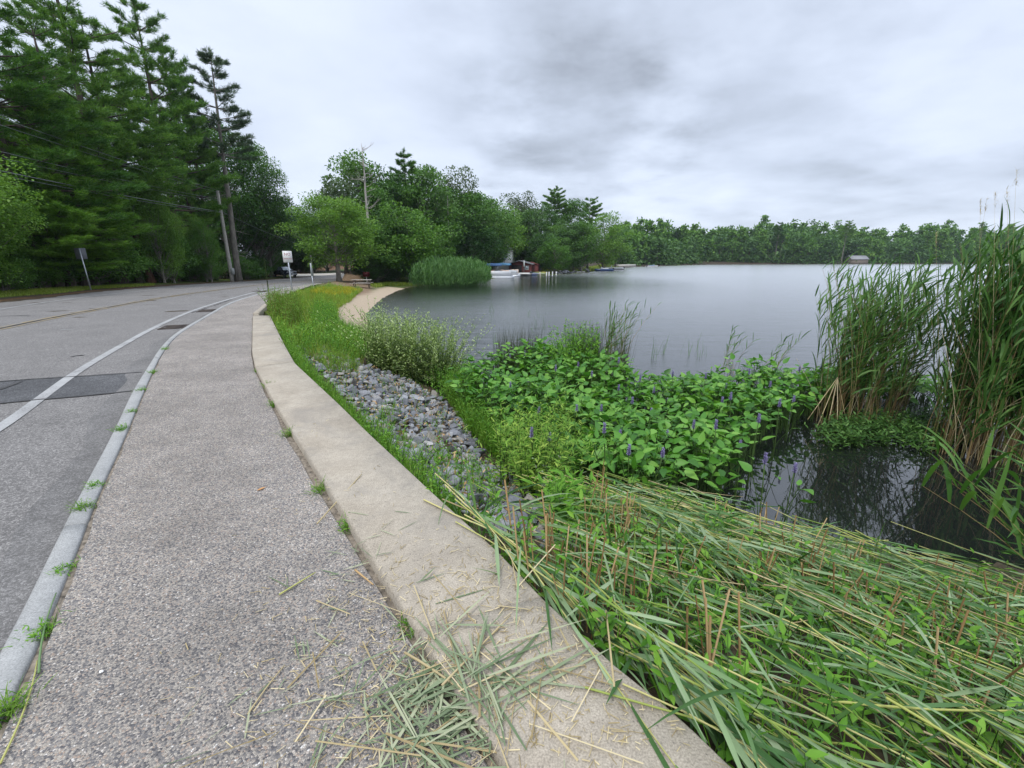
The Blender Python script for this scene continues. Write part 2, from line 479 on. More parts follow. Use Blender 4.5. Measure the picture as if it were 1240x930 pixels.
c = N.mix(msk(1), soil, turf); c = N.mix(msk(2), c, litter); c = N.mix(N.math('MULTIPLY', sp.outputs[0], 1.0), c, sandc)
p = N.n('ShaderNodeBsdfPrincipled', {'Base Color': c, 'Roughness': .95, 'Specular IOR Level': .15, 'Normal': N.bump(N.math('ADD', n2, N.math('MULTIPLY', n3, .5)), .6, .02)})
N.out(p.outputs[0])
ground = g.build('ground', m, smooth=True); tag(ground, kind='structure')
cov = np.zeros((len(V), 4)); cov[:, 3] = 1
dS = poly_sd(lake_poly, XY); dE, sE = pl_dist(EDGE, XY); dL, sL = pl_dist(road_left, XY)
sd_s = poly_sd(sand_poly, XY)
cov[:, 0] = sstep(-.5, .4, sd_s)
cov[:, 0] = np.maximum(cov[:, 0], .35 * sstep(-1.5, .5, poly_sd(dirt_poly, XY)))
# the sandy lake bed in front of the beach
bed = sstep(7, 0, np.abs(dS)) * (dS > 0) * sstep(20, 27, XY[:, 1]) * sstep(62, 54, XY[:, 1]) * (XY[:, 0] < -2)
cov[:, 0] = np.maximum(cov[:, 0], .8 * bed)
right = sE > 0
cov[:, 1] = np.where(right & (dS < -0.2), (.85 * sstep(11, 14, XY[:, 1]) + .15) * sstep(170, 130, XY[:, 1]), 0)
lawnd = np.where(sL < 0, dL, 0)
cov[:, 1] = np.maximum(cov[:, 1], np.where(lawnd > 0, .9 * sstep(.7, 1.6, lawnd) * sstep(6.5, 4.5, lawnd), 0))
cov[:, 2] = np.where(lawnd > 0, np.maximum(sstep(1.3, .4, lawnd) * .75, sstep(4.2, 6.5, lawnd)), 0)
cov[:, 2] = np.maximum(cov[:, 2], sstep(-1.5, .6, poly_sd(dirt_poly, XY)))
me = ground.data
a = me.color_attributes.new('cover', 'FLOAT_COLOR', 'POINT')
a.data.foreach_set('color', cov.astype(np.float32).ravel())

# ------------------------------------------------------------------ road, pavement, markings
def strip(A, B, z, name, mat, n=None, across=1, zprof=True, kind='structure', start=None):
    n = n or max(len(A), len(B))
    A = resample(A, n); B = resample(B, n)
    mb = MB(); rows = []
    for k in range(across + 1):
        P = A + (B - A) * (k / across)
        P[:, 2] = (zr(P[:, 1]) if zprof else 0) + z
        rows.append(P)
    V = np.stack(rows, 1).reshape(-1, 3); idx = np.arange(n * (across + 1)).reshape(n, across + 1)
    F = np.stack([idx[:-1, :-1], idx[:-1, 1:], idx[1:, 1:], idx[1:, :-1]], -1).reshape(-1, 4)
    mb.add(V, F)
    o = mb.build(name, mat)
    if kind: tag(o, kind=kind)
    return o

def aggregate(name, scale, stops, mortar, large=.16, rough=.9, bumpd=.004, fine=.5, mw=.10, tracks=None):
    m, nt = new_mat(name); N = NT(nt)
    oc = N.n('ShaderNodeTexCoord').outputs['Object']
    wv = N.vec('ADD', oc, N.vec('SCALE', N.n('ShaderNodeTexNoise', {'Vector': oc, 'Scale': scale * .8, 'Detail': 2}).outputs[1], (0, 0, 0)))
    v = N.n('ShaderNodeTexVoronoi', {'Vector': oc, 'Scale': scale}); v.feature = 'F1'
    v.inputs['Randomness'].default_value = 1
    cell = N.n('ShaderNodeSeparateColor', {'Color': v.outputs['Color']}).outputs[0]
    v2 = N.n('ShaderNodeTexVoronoi', {'Vector': oc, 'Scale': scale}); v2.feature = 'DISTANCE_TO_EDGE'
    edge = N.ramp(v2.outputs['Distance'], [(0.0, (1, 1, 1)), (mw, (0, 0, 0))])
    c = N.ramp(cell, stops)
    fn = N.noise(oc, scale * 3.1, 3, .7)
    c = N.mix(fine, c, N.ramp(fn, [(.25, (.35, .35, .35)), (.75, (1.5, 1.5, 1.5))]), 'MULTIPLY')
    c = N.mix(edge, c, mortar)
    lg = N.noise(oc, .9, 5, .6); lg2 = N.noise(oc, 5.5, 4, .6)
    c = N.mix(1.0, c, N.ramp(lg, [(.3, (1 - large,) * 3), (.7, (1 + large,) * 3)]), 'MULTIPLY')
    c = N.mix(1.0, c, N.ramp(lg2, [(.3, (1 - large * .6,) * 3), (.7, (1 + large * .6,) * 3)]), 'MULTIPLY')
    h = N.math('ADD', N.math('MULTIPLY', v2.outputs['Distance'], 1.6), N.math('MULTIPLY', fn, .4))
    p = N.n('ShaderNodeBsdfPrincipled', {'Base Color': c, 'Roughness': rough, 'Specular IOR Level': .3, 'Normal': N.bump(h, .7, bumpd)})
    N.out(p.outputs[0]); return m
ASPH = aggregate("road_asphalt", 75, [(0, (.115, .108, .103)), (.4, (.175, .166, .157)), (.7, (.23, .217, .205)), (1, (.31, .295, .277))], (.095, .09, .085), .10, bumpd=.003, mw=.13)
PATCH = aggregate("patch_asphalt", 85, [(0, (.05, .05, .052)), (.5, (.088, .088, .09)), (1, (.15, .15, .15))], (.045, .045, .047), .22, bumpd=.003, mw=.1)
WALK = aggregate("exposed_aggregate", 145, [(0, (.075, .073, .08)), (.2, (.14, .135, .135)), (.42, (.235, .217, .20)), (.62, (.315, .282, .243)), (.8, (.41, .37, .315)), (.93, (.32, .235, .18)), (1, (.60, .575, .53))], (.145, .128, .110), .21, bumpd=.004, fine=.5, mw=.10)
def paint(name, col, wear=.5, under=(.19, .185, .18)):
    m, nt = new_mat(name); N = NT(nt)
    oc = N.n('ShaderNodeTexCoord').outputs['Object']
    f = N.math('ADD', N.math('MULTIPLY', N.noise(oc, 70, 4, .7), .6), N.math('MULTIPLY', N.noise(oc, 3, 4), .4))
    c = N.mix(N.ramp(f, [(wear - .08, (0, 0, 0)), (wear + .08, (1, 1, 1))]), under, N.mix(N.noise(oc, 9, 4), col, tuple(q * .8 for q in col)))
    p = N.n('ShaderNodeBsdfPrincipled', {'Base Color': c, 'Roughness': .8}); N.out(p.outputs[0]); return m
WHITE = paint("worn_white_paint", (.37, .37, .36), .47)
WHITE_FAINT = paint("faint_white_paint", (.36, .36, .35), .50)
YELLOW = paint("worn_yellow_paint", (.30, .215, .075), .50)
TAR = plain("crack_tar", (.045, .043, .042), .7, nvar=.3)
n_r = 220
road_right_r = road_right.copy()
strip(road_left, road_right, -.13, 'road', ASPH, n_r, 6)

def px_line(pts, off): return np.array([GR(u, v, off) for u, v in pts])
def line_strip(C, width, z, name, mat, n=160, jitter=0.0, kind='structure'):
    C = resample(smooth_pl(C, 2), n)
    t = unit(np.gradient(C[:, :2], axis=0)); nrm = np.stack([t[:, 1], -t[:, 0]], 1)
    j = (rng.normal(size=(n, 1)) * jitter)
    A = C.copy(); B = C.copy(); A[:, :2] -= nrm * (width / 2) + j; B[:, :2] += nrm * (width / 2) + j * .6
    return strip(A, B, z, name, mat, n, kind=kind)
edge_line = np.vstack([G(-130, 596, -.126), px_line([(0, 519), (51, 481), (93, 450), (138, 423.5), (186, 396.5), (229, 377.5), (265, 366), (297, 357), (335, 347.5)], -.126)])
line_strip(edge_line, .13, -.122, 'edge_marking', WHITE)
cen = px_line([(-160, 430), (0, 398), (67, 384), (135, 371.6), (211, 358), (271, 350.5), (325, 344), (385, 338.5)], -.126)
def offset(C, d):
    C = resample(smooth_pl(C, 2), 160); t = unit(np.gradient(C[:, :2], axis=0)); D = C.copy(); D[:, :2] += np.stack([t[:, 1], -t[:, 0]], 1) * d; return D
line_strip(offset(cen, .13), .10, -.122, 'centre_marking', YELLOW)
line_strip(offset(cen, -.13), .10, -.122, 'centre_marking', YELLOW)
line_strip(cen, .05, -.1215, 'crack_seal', TAR, 200, .012)
far_line = px_line([(-120, 396), (0, 374.5), (60, 365.2), (118, 358), (190, 350.5), (260, 345), (330, 340)], -.126)
line_strip(far_line, .12, -.122, 'edge_marking', WHITE_FAINT)
line_strip(px_line([(-60, 372), (0, 371), (30, 369.5), (60, 367)], -.126), .04, -.122, 'crack_seal', TAR, 60, .01)
line_strip(px_line([(-40, 386), (0, 383), (18, 382), (36, 382.6)], -.126), .05, -.122, 'crack_seal', TAR, 60, .015)
line_strip(px_line([(86, 432), (93, 430.6), (101, 430.4)], -.126), .05, -.122, 'crack_seal', TAR, 24, .015)
line_strip(px_line([(232, 379), (252, 372.5), (280, 363)], -.126), .03, -.121, 'crack_seal', TAR, 40, .012)
line_strip(px_line([(74, 399.2), (87, 399.4)], -.126), .06, -.122, 'spot_marking', WHITE, 10)
line_strip(px_line([(187, 396.6), (201, 396.6)], -.126), .10, -.1205, 'spot_marking', WHITE, 10)
line_strip(px_line([(232, 376.8), (246, 376.6)], -.126), .10, -.1205, 'spot_marking', WHITE, 10)
# the darker patch right across the lane
pq = px_line([(-260, 484), (0, 461.6), (110, 455), (171.5, 450.8)], -.126); pb = px_line([(-260, 520), (0, 488), (110, 479), (160, 473.6)], -.126)
strip(pq, pb, -.126, 'road_patch', PATCH, 40)
line_strip(pq, .045, -.1195, 'crack_seal', TAR, 60, .004); line_strip(pb, .045, -.1195, 'crack_seal', TAR, 60, .004)
line_strip(px_line([(-40, 483), (0, 472), (26, 462)], -.126), .06, -.119, 'crack_seal', TAR, 30, .006)
# gutter band of grime next to the kerb
GUT = aggregate("gutter_grime", 85, [(0, (.115, .11, .104)), (.5, (.165, .157, .15)), (1, (.24, .23, .22))], (.09, .087, .083), .2, mw=.12)
ko = resample(kerb_out, 120)[:70]; t_ = unit(np.gradient(ko[:, :2], axis=0)); nr_ = np.stack([-t_[:, 1], t_[:, 0]], 1)
gi = ko.copy(); gi[:, :2] += nr_ * .02
go_ = ko.copy(); go_[:, :2] += nr_ * (.28 + .05 * np.sin(np.arange(70) * .7) + rng.normal(size=70) * .025)[:, None]
strip(go_, gi, -.1255, 'gutter', GUT, 70)

# pavement, its earth joints
KI = resample(kerb_in, 240); wl = np.vstack([wall_in, [G(307, 381, .0)], walk_far])
WI = resample(wl, 240)
KI2 = KI.copy()
sidewalk = None
A = KI.copy(); B = WI.copy()
dirs = unit(B[:, :2] - A[:, :2])
A[:, :2] += dirs * (.035 + .02 * np.abs(rng.normal(size=(240, 1)))); B[:, :2] -= dirs * (.022 + .042 * np.convolve(np.abs(rng.normal(size=250)), np.ones(11) / 11, 'valid') [:, None] ** 2)
strip(A, B, -.004, 'sidewalk', WALK, 240, 8)
JOINT = plain("joint_earth", (.185, .155, .12), .95, nvar=.6, nscale=30, bump=.02)
A2 = KI.copy(); B2 = WI.copy(); A2[:, :2] -= dirs * .01; B2[:, :2] += dirs * .01
strip(A2, A2 + (B2 - A2) * .16, -.022, 'verge_joint', JOINT, 240); strip(B2 + (A2 - B2) * .16, B2, -.024, 'verge_joint', JOINT, 240)

# granite kerb, stone by stone
def concrete(name, a, b, pit=.5, bumpd=.004, stain=(.20, .185, .165)):
    m, nt = new_mat(name); N = NT(nt)
    oc = N.n('ShaderNodeTexCoord').outputs['Object']
    n1 = N.noise(oc, 2.2, 6, .6, .4); n2 = N.noise(oc, 28, 5, .65); n3 = N.noise(oc, 140, 3, .6)
    c = N.ramp(n1, [(.3, a), (.7, b)])
    c = N.mix(.55, c, N.ramp(n2, [(.25, (.70, .69, .67)), (.75, (1.25, 1.24, 1.22))]), 'MULTIPLY')
    c = N.mix(.75, c, N.ramp(n3, [(.3, (.55, .55, .55)), (.65, (1.3, 1.3, 1.3))]), 'MULTIPLY')
    pits = N.n('ShaderNodeTexVoronoi', {'Vector': oc, 'Scale': 55}); cellr = N.n('ShaderNodeSeparateColor', {'Color': pits.outputs['Color']}).outputs[1]
    pm = N.math('MULTIPLY', N.ramp(pits.outputs['Distance'], [(.12, (1, 1, 1)), (.26, (0, 0, 0))]), N.math('GREATER_THAN', cellr, .72))
    c = N.mix(N.math('MULTIPLY', pm, pit), c, (.13, .12, .105))
    st = N.ramp(N.noise(oc, .9, 5, .65, 1.2), [(.52, (0, 0, 0)), (.72, (1, 1, 1))])
    c = N.mix(N.math('MULTIPLY', st, .6), c, stain)
    st2 = N.ramp(N.noise(oc, 4.5, 6, .7, .8), [(.55, (0, 0, 0)), (.70, (1, 1, 1))])
    c = N.mix(N.math('MULTIPLY', st2, .18), c, tuple(q * .75 for q in stain))
    h = N.math('SUBTRACT', N.math('ADD', N.math('MULTIPLY', n3, .5), n2), pm)
    p = N.n('ShaderNodeBsdfPrincipled', {'Base Color': c, 'Roughness': .88, 'Specular IOR Level': .25, 'Normal': N.bump(h, .6, bumpd)})
    N.out(p.outputs[0]); return m
CONC = concrete("weathered_concrete", (.29, .252, .20), (.385, .342, .278))
GRAN = concrete("grey_granite", (.255, .257, .252), (.335, .337, .33), .25, .003, (.21, .21, .2))
def sweep_block(A, B, prof, name, mat, parent=None, zprof=True):
    """prof: list of (f, inset, z): f=0 on A, 1 on B"""
    n = len(A); d = unit(B[:, :2] - A[:, :2]); rows = []
    for f, ins, z in prof:
        P = A + (B - A) * f; P = P.copy(); P[:, :2] += d * ins
        P[:, 2] = (zr(P[:, 1]) if zprof else 0) + z; rows.append(P)
    k = len(prof); V = np.stack(rows, 1).reshape(-1, 3); idx = np.arange(n * k).reshape(n, k)
    F = np.stack([idx[:-1], idx[1:], np.roll(idx[1:], -1, 1), np.roll(idx[:-1], -1, 1)], -1).reshape(-1, 4)
    mb = MB(); mb.add(V, F); mb.F.append((np.array([idx[0]]), 0)); mb.F.append((np.array([idx[-1][::-1]]), 0))
    return mb.build(name, mat, parent)
s = np.concatenate([[0], np.cumsum(np.linalg.norm(np.diff(kerb_out[:, :2], axis=0), axis=1))])
kprof = [(0, -.01, -.30), (0, 0, -.018), (0, .016, 0.0), (1, -.012, 0.0), (1, 0, -.014), (1, 0, -.3)]
cuts = [0]; 
while cuts[-1] < s[-1] - 1.2: cuts.append(cuts[-1] + rng.uniform(1.75, 2.15))
cuts[-1] = s[-1]
def at_s(P, q): return np.stack([np.interp(q, s, P[:, i]) for i in range(3)], 1)
ORD = ["closest to the viewer, past the bottom edge", "beside the grassy joint at the lower left corner", "next to the first weeds up the pavement edge", "beside the dark asphalt patch",
       "just past the dark asphalt patch", "where the kerb starts to bend", "on the bend by the edge line", "just before the white spot mark", "by the first white spot mark", "by the second white spot mark"]
for i, (a, b) in enumerate(zip(cuts[:-1], cuts[1:])):
    q = np.linspace(a + .004, b - .004, 14)
    o = sweep_block(at_s(kerb_out, q), at_s(kerb_in, q), kprof, 'kerb_stone', GRAN)
    if b < 3.4: o.name = 'kerb_stone'
    tag(o, "grey granite kerb stone " + (ORD[i - 1] if 0 < i <= len(ORD) else "in the far run of kerb beyond the bend"), 'kerb stone', 'granite kerb stones along the pavement')

# concrete wall with a broad flat top
wall = empty('retaining_wall', (0, 0, 0), 0, "low pale concrete retaining wall with broad flat top between pavement and rocks", 'wall')
WIr = resample(wall_in, 300); WOr = resample(wall_out, 300)
def idx_near(P, q): return int(np.argmin(np.hypot(*(P[:, :2] - q[:2]).T)))
j1i, j1o = idx_near(WIr, G(507, 765, .05)), idx_near(WOr, G(655, 722, .05))
j2i, j2o = idx_near(WIr, G(309, 444, .05)), idx_near(WOr, G(356.5, 438, .05))
wprof = [(0, 0, -.30), (0, 0, WALLTOP - .014), (0, .014, WALLTOP), (1, -.014, WALLTOP), (1, 0, WALLTOP - .014), (1, .05, -1.25)]
for (a, b), (c_, d_), nn in (((0, j1i), (0, j1o), 40), ((j1i, j2i), (j1o, j2o), 60), ((j2i, 299), (j2o, 299), 20)):
    A_ = resample(WIr[a:b + 1], nn).copy(); B_ = resample(WOr[c_:d_ + 1], nn).copy()
    for P_ in (A_, B_):
        tv = unit(P_[-1, :2] - P_[-2, :2]); P_[-1, :2] -= tv * .004
        tv = unit(P_[1, :2] - P_[0, :2]); P_[0, :2] += tv * .004
    sweep_block(A_, B_, wprof, 'wall_section', CONC, wall)
# the slim pale kerb that carries on from the end of the wall
ks = resample(np.vstack([G(306.5, 381.5, 0), GR(319.5, 370.5), GR(336, 360.5)]), 24); ke = ks.copy(); ke[:, 0] += .17
o = sweep_block(ks, ke, [(0, 0, -.3), (0, 0, .05), (0, .01, .06), (1, -.01, .06), (1, 0, .05), (1, 0, -.5)], 'kerb_stone', CONC)
tag(o, "slim pale concrete kerb carrying on from the far end of the wall", 'kerb')

# pale apron of a driveway beyond the bend
A_ = resample(np.array([GR(u, v, 0) for u, v in [(350, 334.6), (375, 334.0), (398, 332.6), (415, 331)]]), 30); B_ = resample(np.array([GR(u, v, 0) for u, v in [(350, 332.6), (372, 332.0), (396, 330.8), (412, 329.6)]]), 30)
mb = MB(); rows = []
for k in range(9):
    P = A_ + (B_ - A_) * k / 8; P[:, 2] = terrain(P[:, 0], P[:, 1]) + .06; rows.append(P)
V = np.stack(rows, 1).reshape(-1, 3); idx = np.arange(270).reshape(30, 9)
mb.add(V, np.stack([idx[:-1, :-1], idx[:-1, 1:], idx[1:, 1:], idx[1:, :-1]], -1).reshape(-1, 4)); o = mb.build('driveway', plain("pale_gravel", (.42, .39, .34), .95, nvar=.2)); tag(o, kind='structure')

# ------------------------------------------------------------------ water
m, nt = new_mat("lake_water"); N = NT(nt)
oc = N.n('ShaderNodeTexCoord').outputs['Object']
mp = N.n('ShaderNodeMapping', {'Vector': oc, 'Rotation': (0, 0, R(12)), 'Scale': (.55, 1.5, 1)})
w1 = N.noise(mp.outputs[0], 1.1, 4, .55, .3); w2 = N.noise(mp.outputs[0], 4.2, 3, .55, .2)
mp3 = N.n('ShaderNodeMapping', {'Vector': oc, 'Rotation': (0, 0, R(5)), 'Scale': (.10, .28, 1)})
gust = N.noise(mp3.outputs[0], .35, 4, .6)
h = N.math('ADD', N.math('MULTIPLY', w1, .7), N.math('MULTIPLY', w2, .3))
# the inlet behind the reeds lies sheltered from the wind
dist = N.n('ShaderNodeVectorMath', {0: oc, 1: (5.2, 5.2, 0)}, operation='DISTANCE').outputs['Value']
shel = N.n('ShaderNodeMapRange', {0: dist, 1: 3.2, 2: 7.0, 3: .03, 4: 1.0}).outputs[0]
db = N.n('ShaderNodeVectorMath', {0: oc, 1: (-10, 66, 0)}, operation='DISTANCE').outputs['Value']
bay = N.n('ShaderNodeMapRange', {0: db, 1: 10.0, 2: 38.0, 3: .14, 4: 1.0}).outputs[0]   # the corner under the trees is sheltered too
gst = N.n('ShaderNodeMapRange', {0: gust, 1: .3, 2: .7, 3: .45, 4: 1.15}).outputs[0]
bm = N.n('ShaderNodeBump', {'Height': h, 'Strength': N.math('MULTIPLY', shel, gst), 'Distance': .09})
fr = N.n('ShaderNodeFresnel', {'IOR': 2.0})
gl = N.n('ShaderNodeBsdfGlossy', distribution='MULTI_GGX', ins={'Color': (1, 1, 1, 1), 'Roughness': N.math('MULTIPLY_ADD', N.math('MULTIPLY', shel, bay), .25, .012), 'Normal': bm.outputs[0]})
tr = N.n('ShaderNodeBsdfTransparent', {'Color': (.30, .20, .095, 1)})
df = N.n('ShaderNodeBsdfDiffuse', {'Color': (.016, .019, .018, 1)})
body = N.n('ShaderNodeMixShader', {0: .55}); nt.links.new(tr.outputs[0], body.inputs[1]); nt.links.new(df.outputs[0], body.inputs[2])
mx = N.n('ShaderNodeMixShader', {0: fr.outputs[0]}); nt.links.new(body.outputs[0], mx.inputs[1]); nt.links.new(gl.outputs[0], mx.inputs[2])
N.out(mx.outputs[0])
lk = MB(); lp = lake_poly
# a sheet a little wider than the shore: the ground rises out of it
C_ = lp.mean(0)
lk.add([(-60, -160, LAKE), (700, -160, LAKE), (700, 420, LAKE), (-16, 420, LAKE), (-16, 100, LAKE), (-22, 24, LAKE), (-8, 10, LAKE), (0, 0, LAKE), (-2, -10, LAKE)], [tuple(range(9))])
lake = lk.build('lake', m); tag(lake, kind='structure')
# ------------------------------------------------------------------ trees
BARK_PINE = bark_mat("pine_bark", (.045, .036, .03), (.13, .105, .085))
BARK_RED = bark_mat("red_pine_bark", (.075, .036, .024), (.20, .105, .068))
BARK_GREY = bark_mat("grey_bark", (.10, .09, .078), (.27, .245, .21))
BARK_DEAD = bark_mat("dead_wood", (.22, .20, .175), (.44, .41, .37))
NEEDLE = leaf_mat("white_pine_needles", [(.040, .105, .022), (.085, .19, .033), (.165, .29, .052)], .30, .5, .3, .45, .45, .35)
NEEDLE_L = leaf_mat("fresh_pine_needles", [(.055, .145, .020), (.110, .235, .030), (.19, .33, .050)], .3, .5, .3, .45, .5, .2)
NEEDLE_B = leaf_mat("bluish_pine_needles", [(.04, .075, .042), (.075, .12, .068), (.12, .17, .095)], .25, .5, .3, .45, .5, .2)
LEAF = leaf_mat("oak_leaves", [(.036, .098, .018), (.072, .168, .029), (.125, .24, .046)], .3, .42, .4, .5, .35, .5)
LEAF_L = leaf_mat("light_green_leaves", [(.055, .140, .022), (.105, .22, .034), (.175, .305, .055)], .34, .42, .4, .5, .4, .4)
LEAF_D = leaf_mat("dark_green_leaves", [(.026, .072, .020), (.052, .125, .030), (.092, .18, .044)], .28, .42, .4, .5, .4, .5)
LEAF_G = leaf_mat("grey_green_leaves", [(.05, .085, .042), (.085, .128, .062), (.13, .175, .09)], .3, .45, .4, .5, .4, .2)

def pine_mesh(name, H, cb, spread, dens=1.0, nl=.26, nw=.035, bark=BARK_PINE, needle=NEEDLE, lean=0.0, irregular=.35, rad=None, tuft=9, stubs=0, top=.75):
    tk = MB(); cr = MB()
    rad = rad or .0125 * H + .05
    zz = np.linspace(0, H, 14); wx = np.cumsum(rng.normal(size=14)) * .012 * H / 10
    def axis_at(z): return np.stack([np.interp(z, zz, wx) + lean * np.asarray(z), np.interp(z, zz, -wx * .6), np.asarray(z) + 0.0], -1)
    tp = axis_at(zz); tr = rad * (1 - zz / H) ** .8 + .012; tr[0] *= 1.35
    tk.tube(tp - np.array([0, 0, .3]) * (zz == 0)[:, None], tr, 9)
    z = cb * H; TP = []; TD = []
    while z < H * .985:
        t = (z - cb * H) / (H * (1 - cb))
        nb = rng.integers(5, 8) if t < .9 else 4
        a0 = rng.uniform(0, 6.28); da = rng.normal() * .05
        for b in range(nb):
            if rng.random() > dens: continue
            prof = (1 - t) ** top * (.55 + .45 * min(1, t * 4 + .35))
            bl = spread * prof * rng.uniform(1 - irregular, 1 + irregular * .6) + .35
            az_ = a0 + b / nb * 6.28 + rng.normal() * .25
            el = rng.normal(.04, .05) + .45 * t ** 2 + da
            m = 7; q = np.linspace(0, 1, m)
            h = bl * q; vz = bl * (el * q + .16 * q ** 2 - .10 * math.sin(3) * q)
            o = axis_at(z)
            bend = rng.normal() * .15
            P = o + np.stack([np.cos(az_ + bend * q) * h, np.sin(az_ + bend * q) * h, vz], 1)
            tk.tube(P, .011 * bl * (1 - q) + .008 + .004 * bl, 4, cap=False)
            nt_ = int(max(6, bl * 6.0))
            for k in range(nt_):
                s_ = rng.uniform(.22, 1.0) ** .8; base = np.array([np.interp(s_, q, P[:, i]) for i in range(3)])
                sd = rng.choice([-1, 1]); ta = az_ + sd * rng.uniform(.35, 1.15) * (1.1 - .5 * s_)
                tl = bl * .34 * (1.15 - .65 * s_) * rng.uniform(.6, 1.2)
                nn = int(max(3, tl * 6))
                w = rng.uniform(.1, 1.0, nn)
                e2 = rng.normal(.06, .05)
                pp = base + np.stack([np.cos(ta) * tl * w, np.sin(ta) * tl * w, tl * (e2 * w + .18 * w * w)], 1) + rng.normal(size=(nn, 3)) * np.array([.06, .06, .03])
                dd = np.tile([math.cos(ta), math.sin(ta), .35 + e2], (nn, 1))
                TP.append(pp); TD.append(dd)
        z += rng.uniform(.70, 1.15) * (H / 16) ** .5
    # tip
    TP.append(axis_at(np.full(8, H)) - np.array([0, 0, 1]) * rng.uniform(0, .7, (8, 1))); TD.append(np.tile([0, 0, 1.0], (8, 1)))
    TP = np.concatenate(TP); TD = np.concatenate(TD)
    P = np.repeat(TP, tuft, 0) + rng.normal(size=(len(TP) * tuft, 3)) * .06
    D = unit(np.repeat(unit(TD), tuft, 0) * .7 + rng.normal(size=P.shape) * np.array([.55, .55, .32]) + np.array([0, 0, .16]))
    cr.add(*blades(P, D, nl * rng.uniform(.7, 1.3, len(P)), nw * rng.uniform(.7, 1.4, len(P)), .3, 1, 'needle', rng.uniform(0, 6.28, len(P))))
    for k in range(stubs):
        zq = rng.uniform(.08, max(.12, cb * .97)) * H; az_ = rng.uniform(0, 6.28); bl = rng.uniform(.4, 1.9)
        q = np.linspace(0, 1, 4); o = axis_at(zq)
        P = o + np.stack([np.cos(az_) * bl * q, np.sin(az_) * bl * q, bl * (-.12 * q + rng.normal() * .15 * q * q)], 1)
        tk.tube(P, .026 * (1 - q) + .006, 4, cap=False)
    return tk.mesh(name + '_trunk', bark, True), cr.mesh(name + '_needles', needle), H

def decid_mesh(name, H, cb, rx, nclust=70, nleaf=16000, leaf=.16, bark=BARK_GREY, mat=LEAF, lean=0.0, lump=.28, rad=None, clr=1.0, multi=1, bole=0.0):
    tk = MB(); cr = MB(); rad = rad or .014 * H + .05
    cz = (cb + 1) / 2 * H; rz = (1 - cb) / 2 * H
    C = []
    while len(C) < nclust:
        d = rdir(1)[0]; r = rng.uniform(.25, 1) ** .45
        p = np.array([d[0] * rx * r, d[1] * rx * r, cz + d[2] * rz * r * (1 if d[2] > 0 else .92)])
        p += rng.normal(size=3) * lump * np.array([rx * .35, rx * .35, rz * .3])
        p[2] = min(p[2], H * .985); p[2] = max(p[2], .25 * cb * H + .3)
        C.append(p)
    C = np.array(C)
    for s_ in range(multi):
        off = np.array([rng.normal() * .25, rng.normal() * .25, 0]) if multi > 1 else np.zeros(3)
        zz = np.linspace(-.25, H * .82, 10); wob = np.cumsum(rng.normal(size=(10, 2)), 0) * .02 * H / 6
        tp = np.stack([off[0] * (1 + zz * .4) + wob[:, 0] + lean * zz, off[1] * (1 + zz * .4) + wob[:, 1], zz], 1)
        tr = rad / multi ** .5 * (1 - np.linspace(0, 1, 10)) ** .7 + .015; tr[0] *= 1.5
        tk.tube(tp, tr, 8)
        for c_ in C[s_::multi]:
            zb = np.clip(c_[2] - .75 * np.hypot(c_[0], c_[1]) - .1 * H, max(.22 * H * cb + .3, bole * H), H * .78)
            b = np.array([np.interp(zb, zz, tp[:, i]) for i in range(3)])
            q = np.linspace(0, 1, 6)[:, None]
            mid = b * .5 + c_ * .5 + np.array([0, 0, -.05 * H]) + rng.normal(size=3) * .12
            P = (1 - q) ** 2 * b + 2 * q * (1 - q) * mid + q * q * c_
            tk.tube(P, (.030 * H / 10 + .012) * (1 - q[:, 0]) + .008, 4, cap=False)
    per = max(8, nleaf // nclust)
    R_ = rng.uniform(.6, 1.25, nclust) * clr * (rx * rx * rz / nclust) ** (1 / 3) * 1.25
    rr = np.repeat(R_, per); n = len(rr)
    d = rdir(n, .25); r = rng.uniform(.15, 1, n) ** .5
    P = np.repeat(C, per, 0) + d * (rr * r)[:, None] * np.array([1.15, 1.15, .72])
    D = unit(d * .7 + rng.normal(size=(n, 3)) * .7 + np.array([0, 0, -.15]))
    L_ = leaf * rng.uniform(.65, 1.3, n)
    cr.add(*blades(P, D, L_, L_ * .62, .5, 2, 'diam', rng.uniform(-.9, .9, n)))
    return tk.mesh(name + '_trunk', bark, True), cr.mesh(name + '_leaves', mat), H

TREES = {}
TREES['pineA'] = pine_mesh('pine', 17, .22, 4.6, 1, tuft=12)
TREES['pineB'] = pine_mesh('pine', 18, .30, 4.2, .95, tuft=12)
TREES['pineC'] = pine_mesh('pine', 16, .14, 4.4, 1, needle=NEEDLE_L, tuft=12)
TREES['pineTall'] = pine_mesh('pine', 17, .58, 2.9, .9, needle=NEEDLE_B, irregular=.6, lean=.035, stubs=18, bark=BARK_GREY, rad=.25, tuft=13)
TREES['pineRed'] = pine_mesh('pine', 16, .58, 4.0, .85, lean=-.12, stubs=22, bark=BARK_RED, rad=.34, needle=NEEDLE_L, tuft=12)
TREES['oakA'] = decid_mesh('oak', 14, .22, 4.6, 90, 26000, .20, mat=LEAF)
TREES['oakB'] = decid_mesh('oak', 13, .15, 4.2, 80, 24000, .20, mat=LEAF_D)
TREES['light'] = decid_mesh('maple', 9, .12, 3.5, 85, 26000, .17, mat=LEAF_L, rad=.24, bole=.22)
TREES['near'] = decid_mesh('maple', 9, .05, 3.0, 70, 26000, .13, mat=LEAF_L)
TREES['shrub'] = decid_mesh('shrub', 3.0, .02, 1.9, 46, 15000, .10, mat=LEAF, rad=.05, multi=4)
TREES['shrubL'] = decid_mesh('shrub', 3.0, .02, 1.9, 46, 13000, .11, mat=LEAF_L, rad=.05, multi=4)
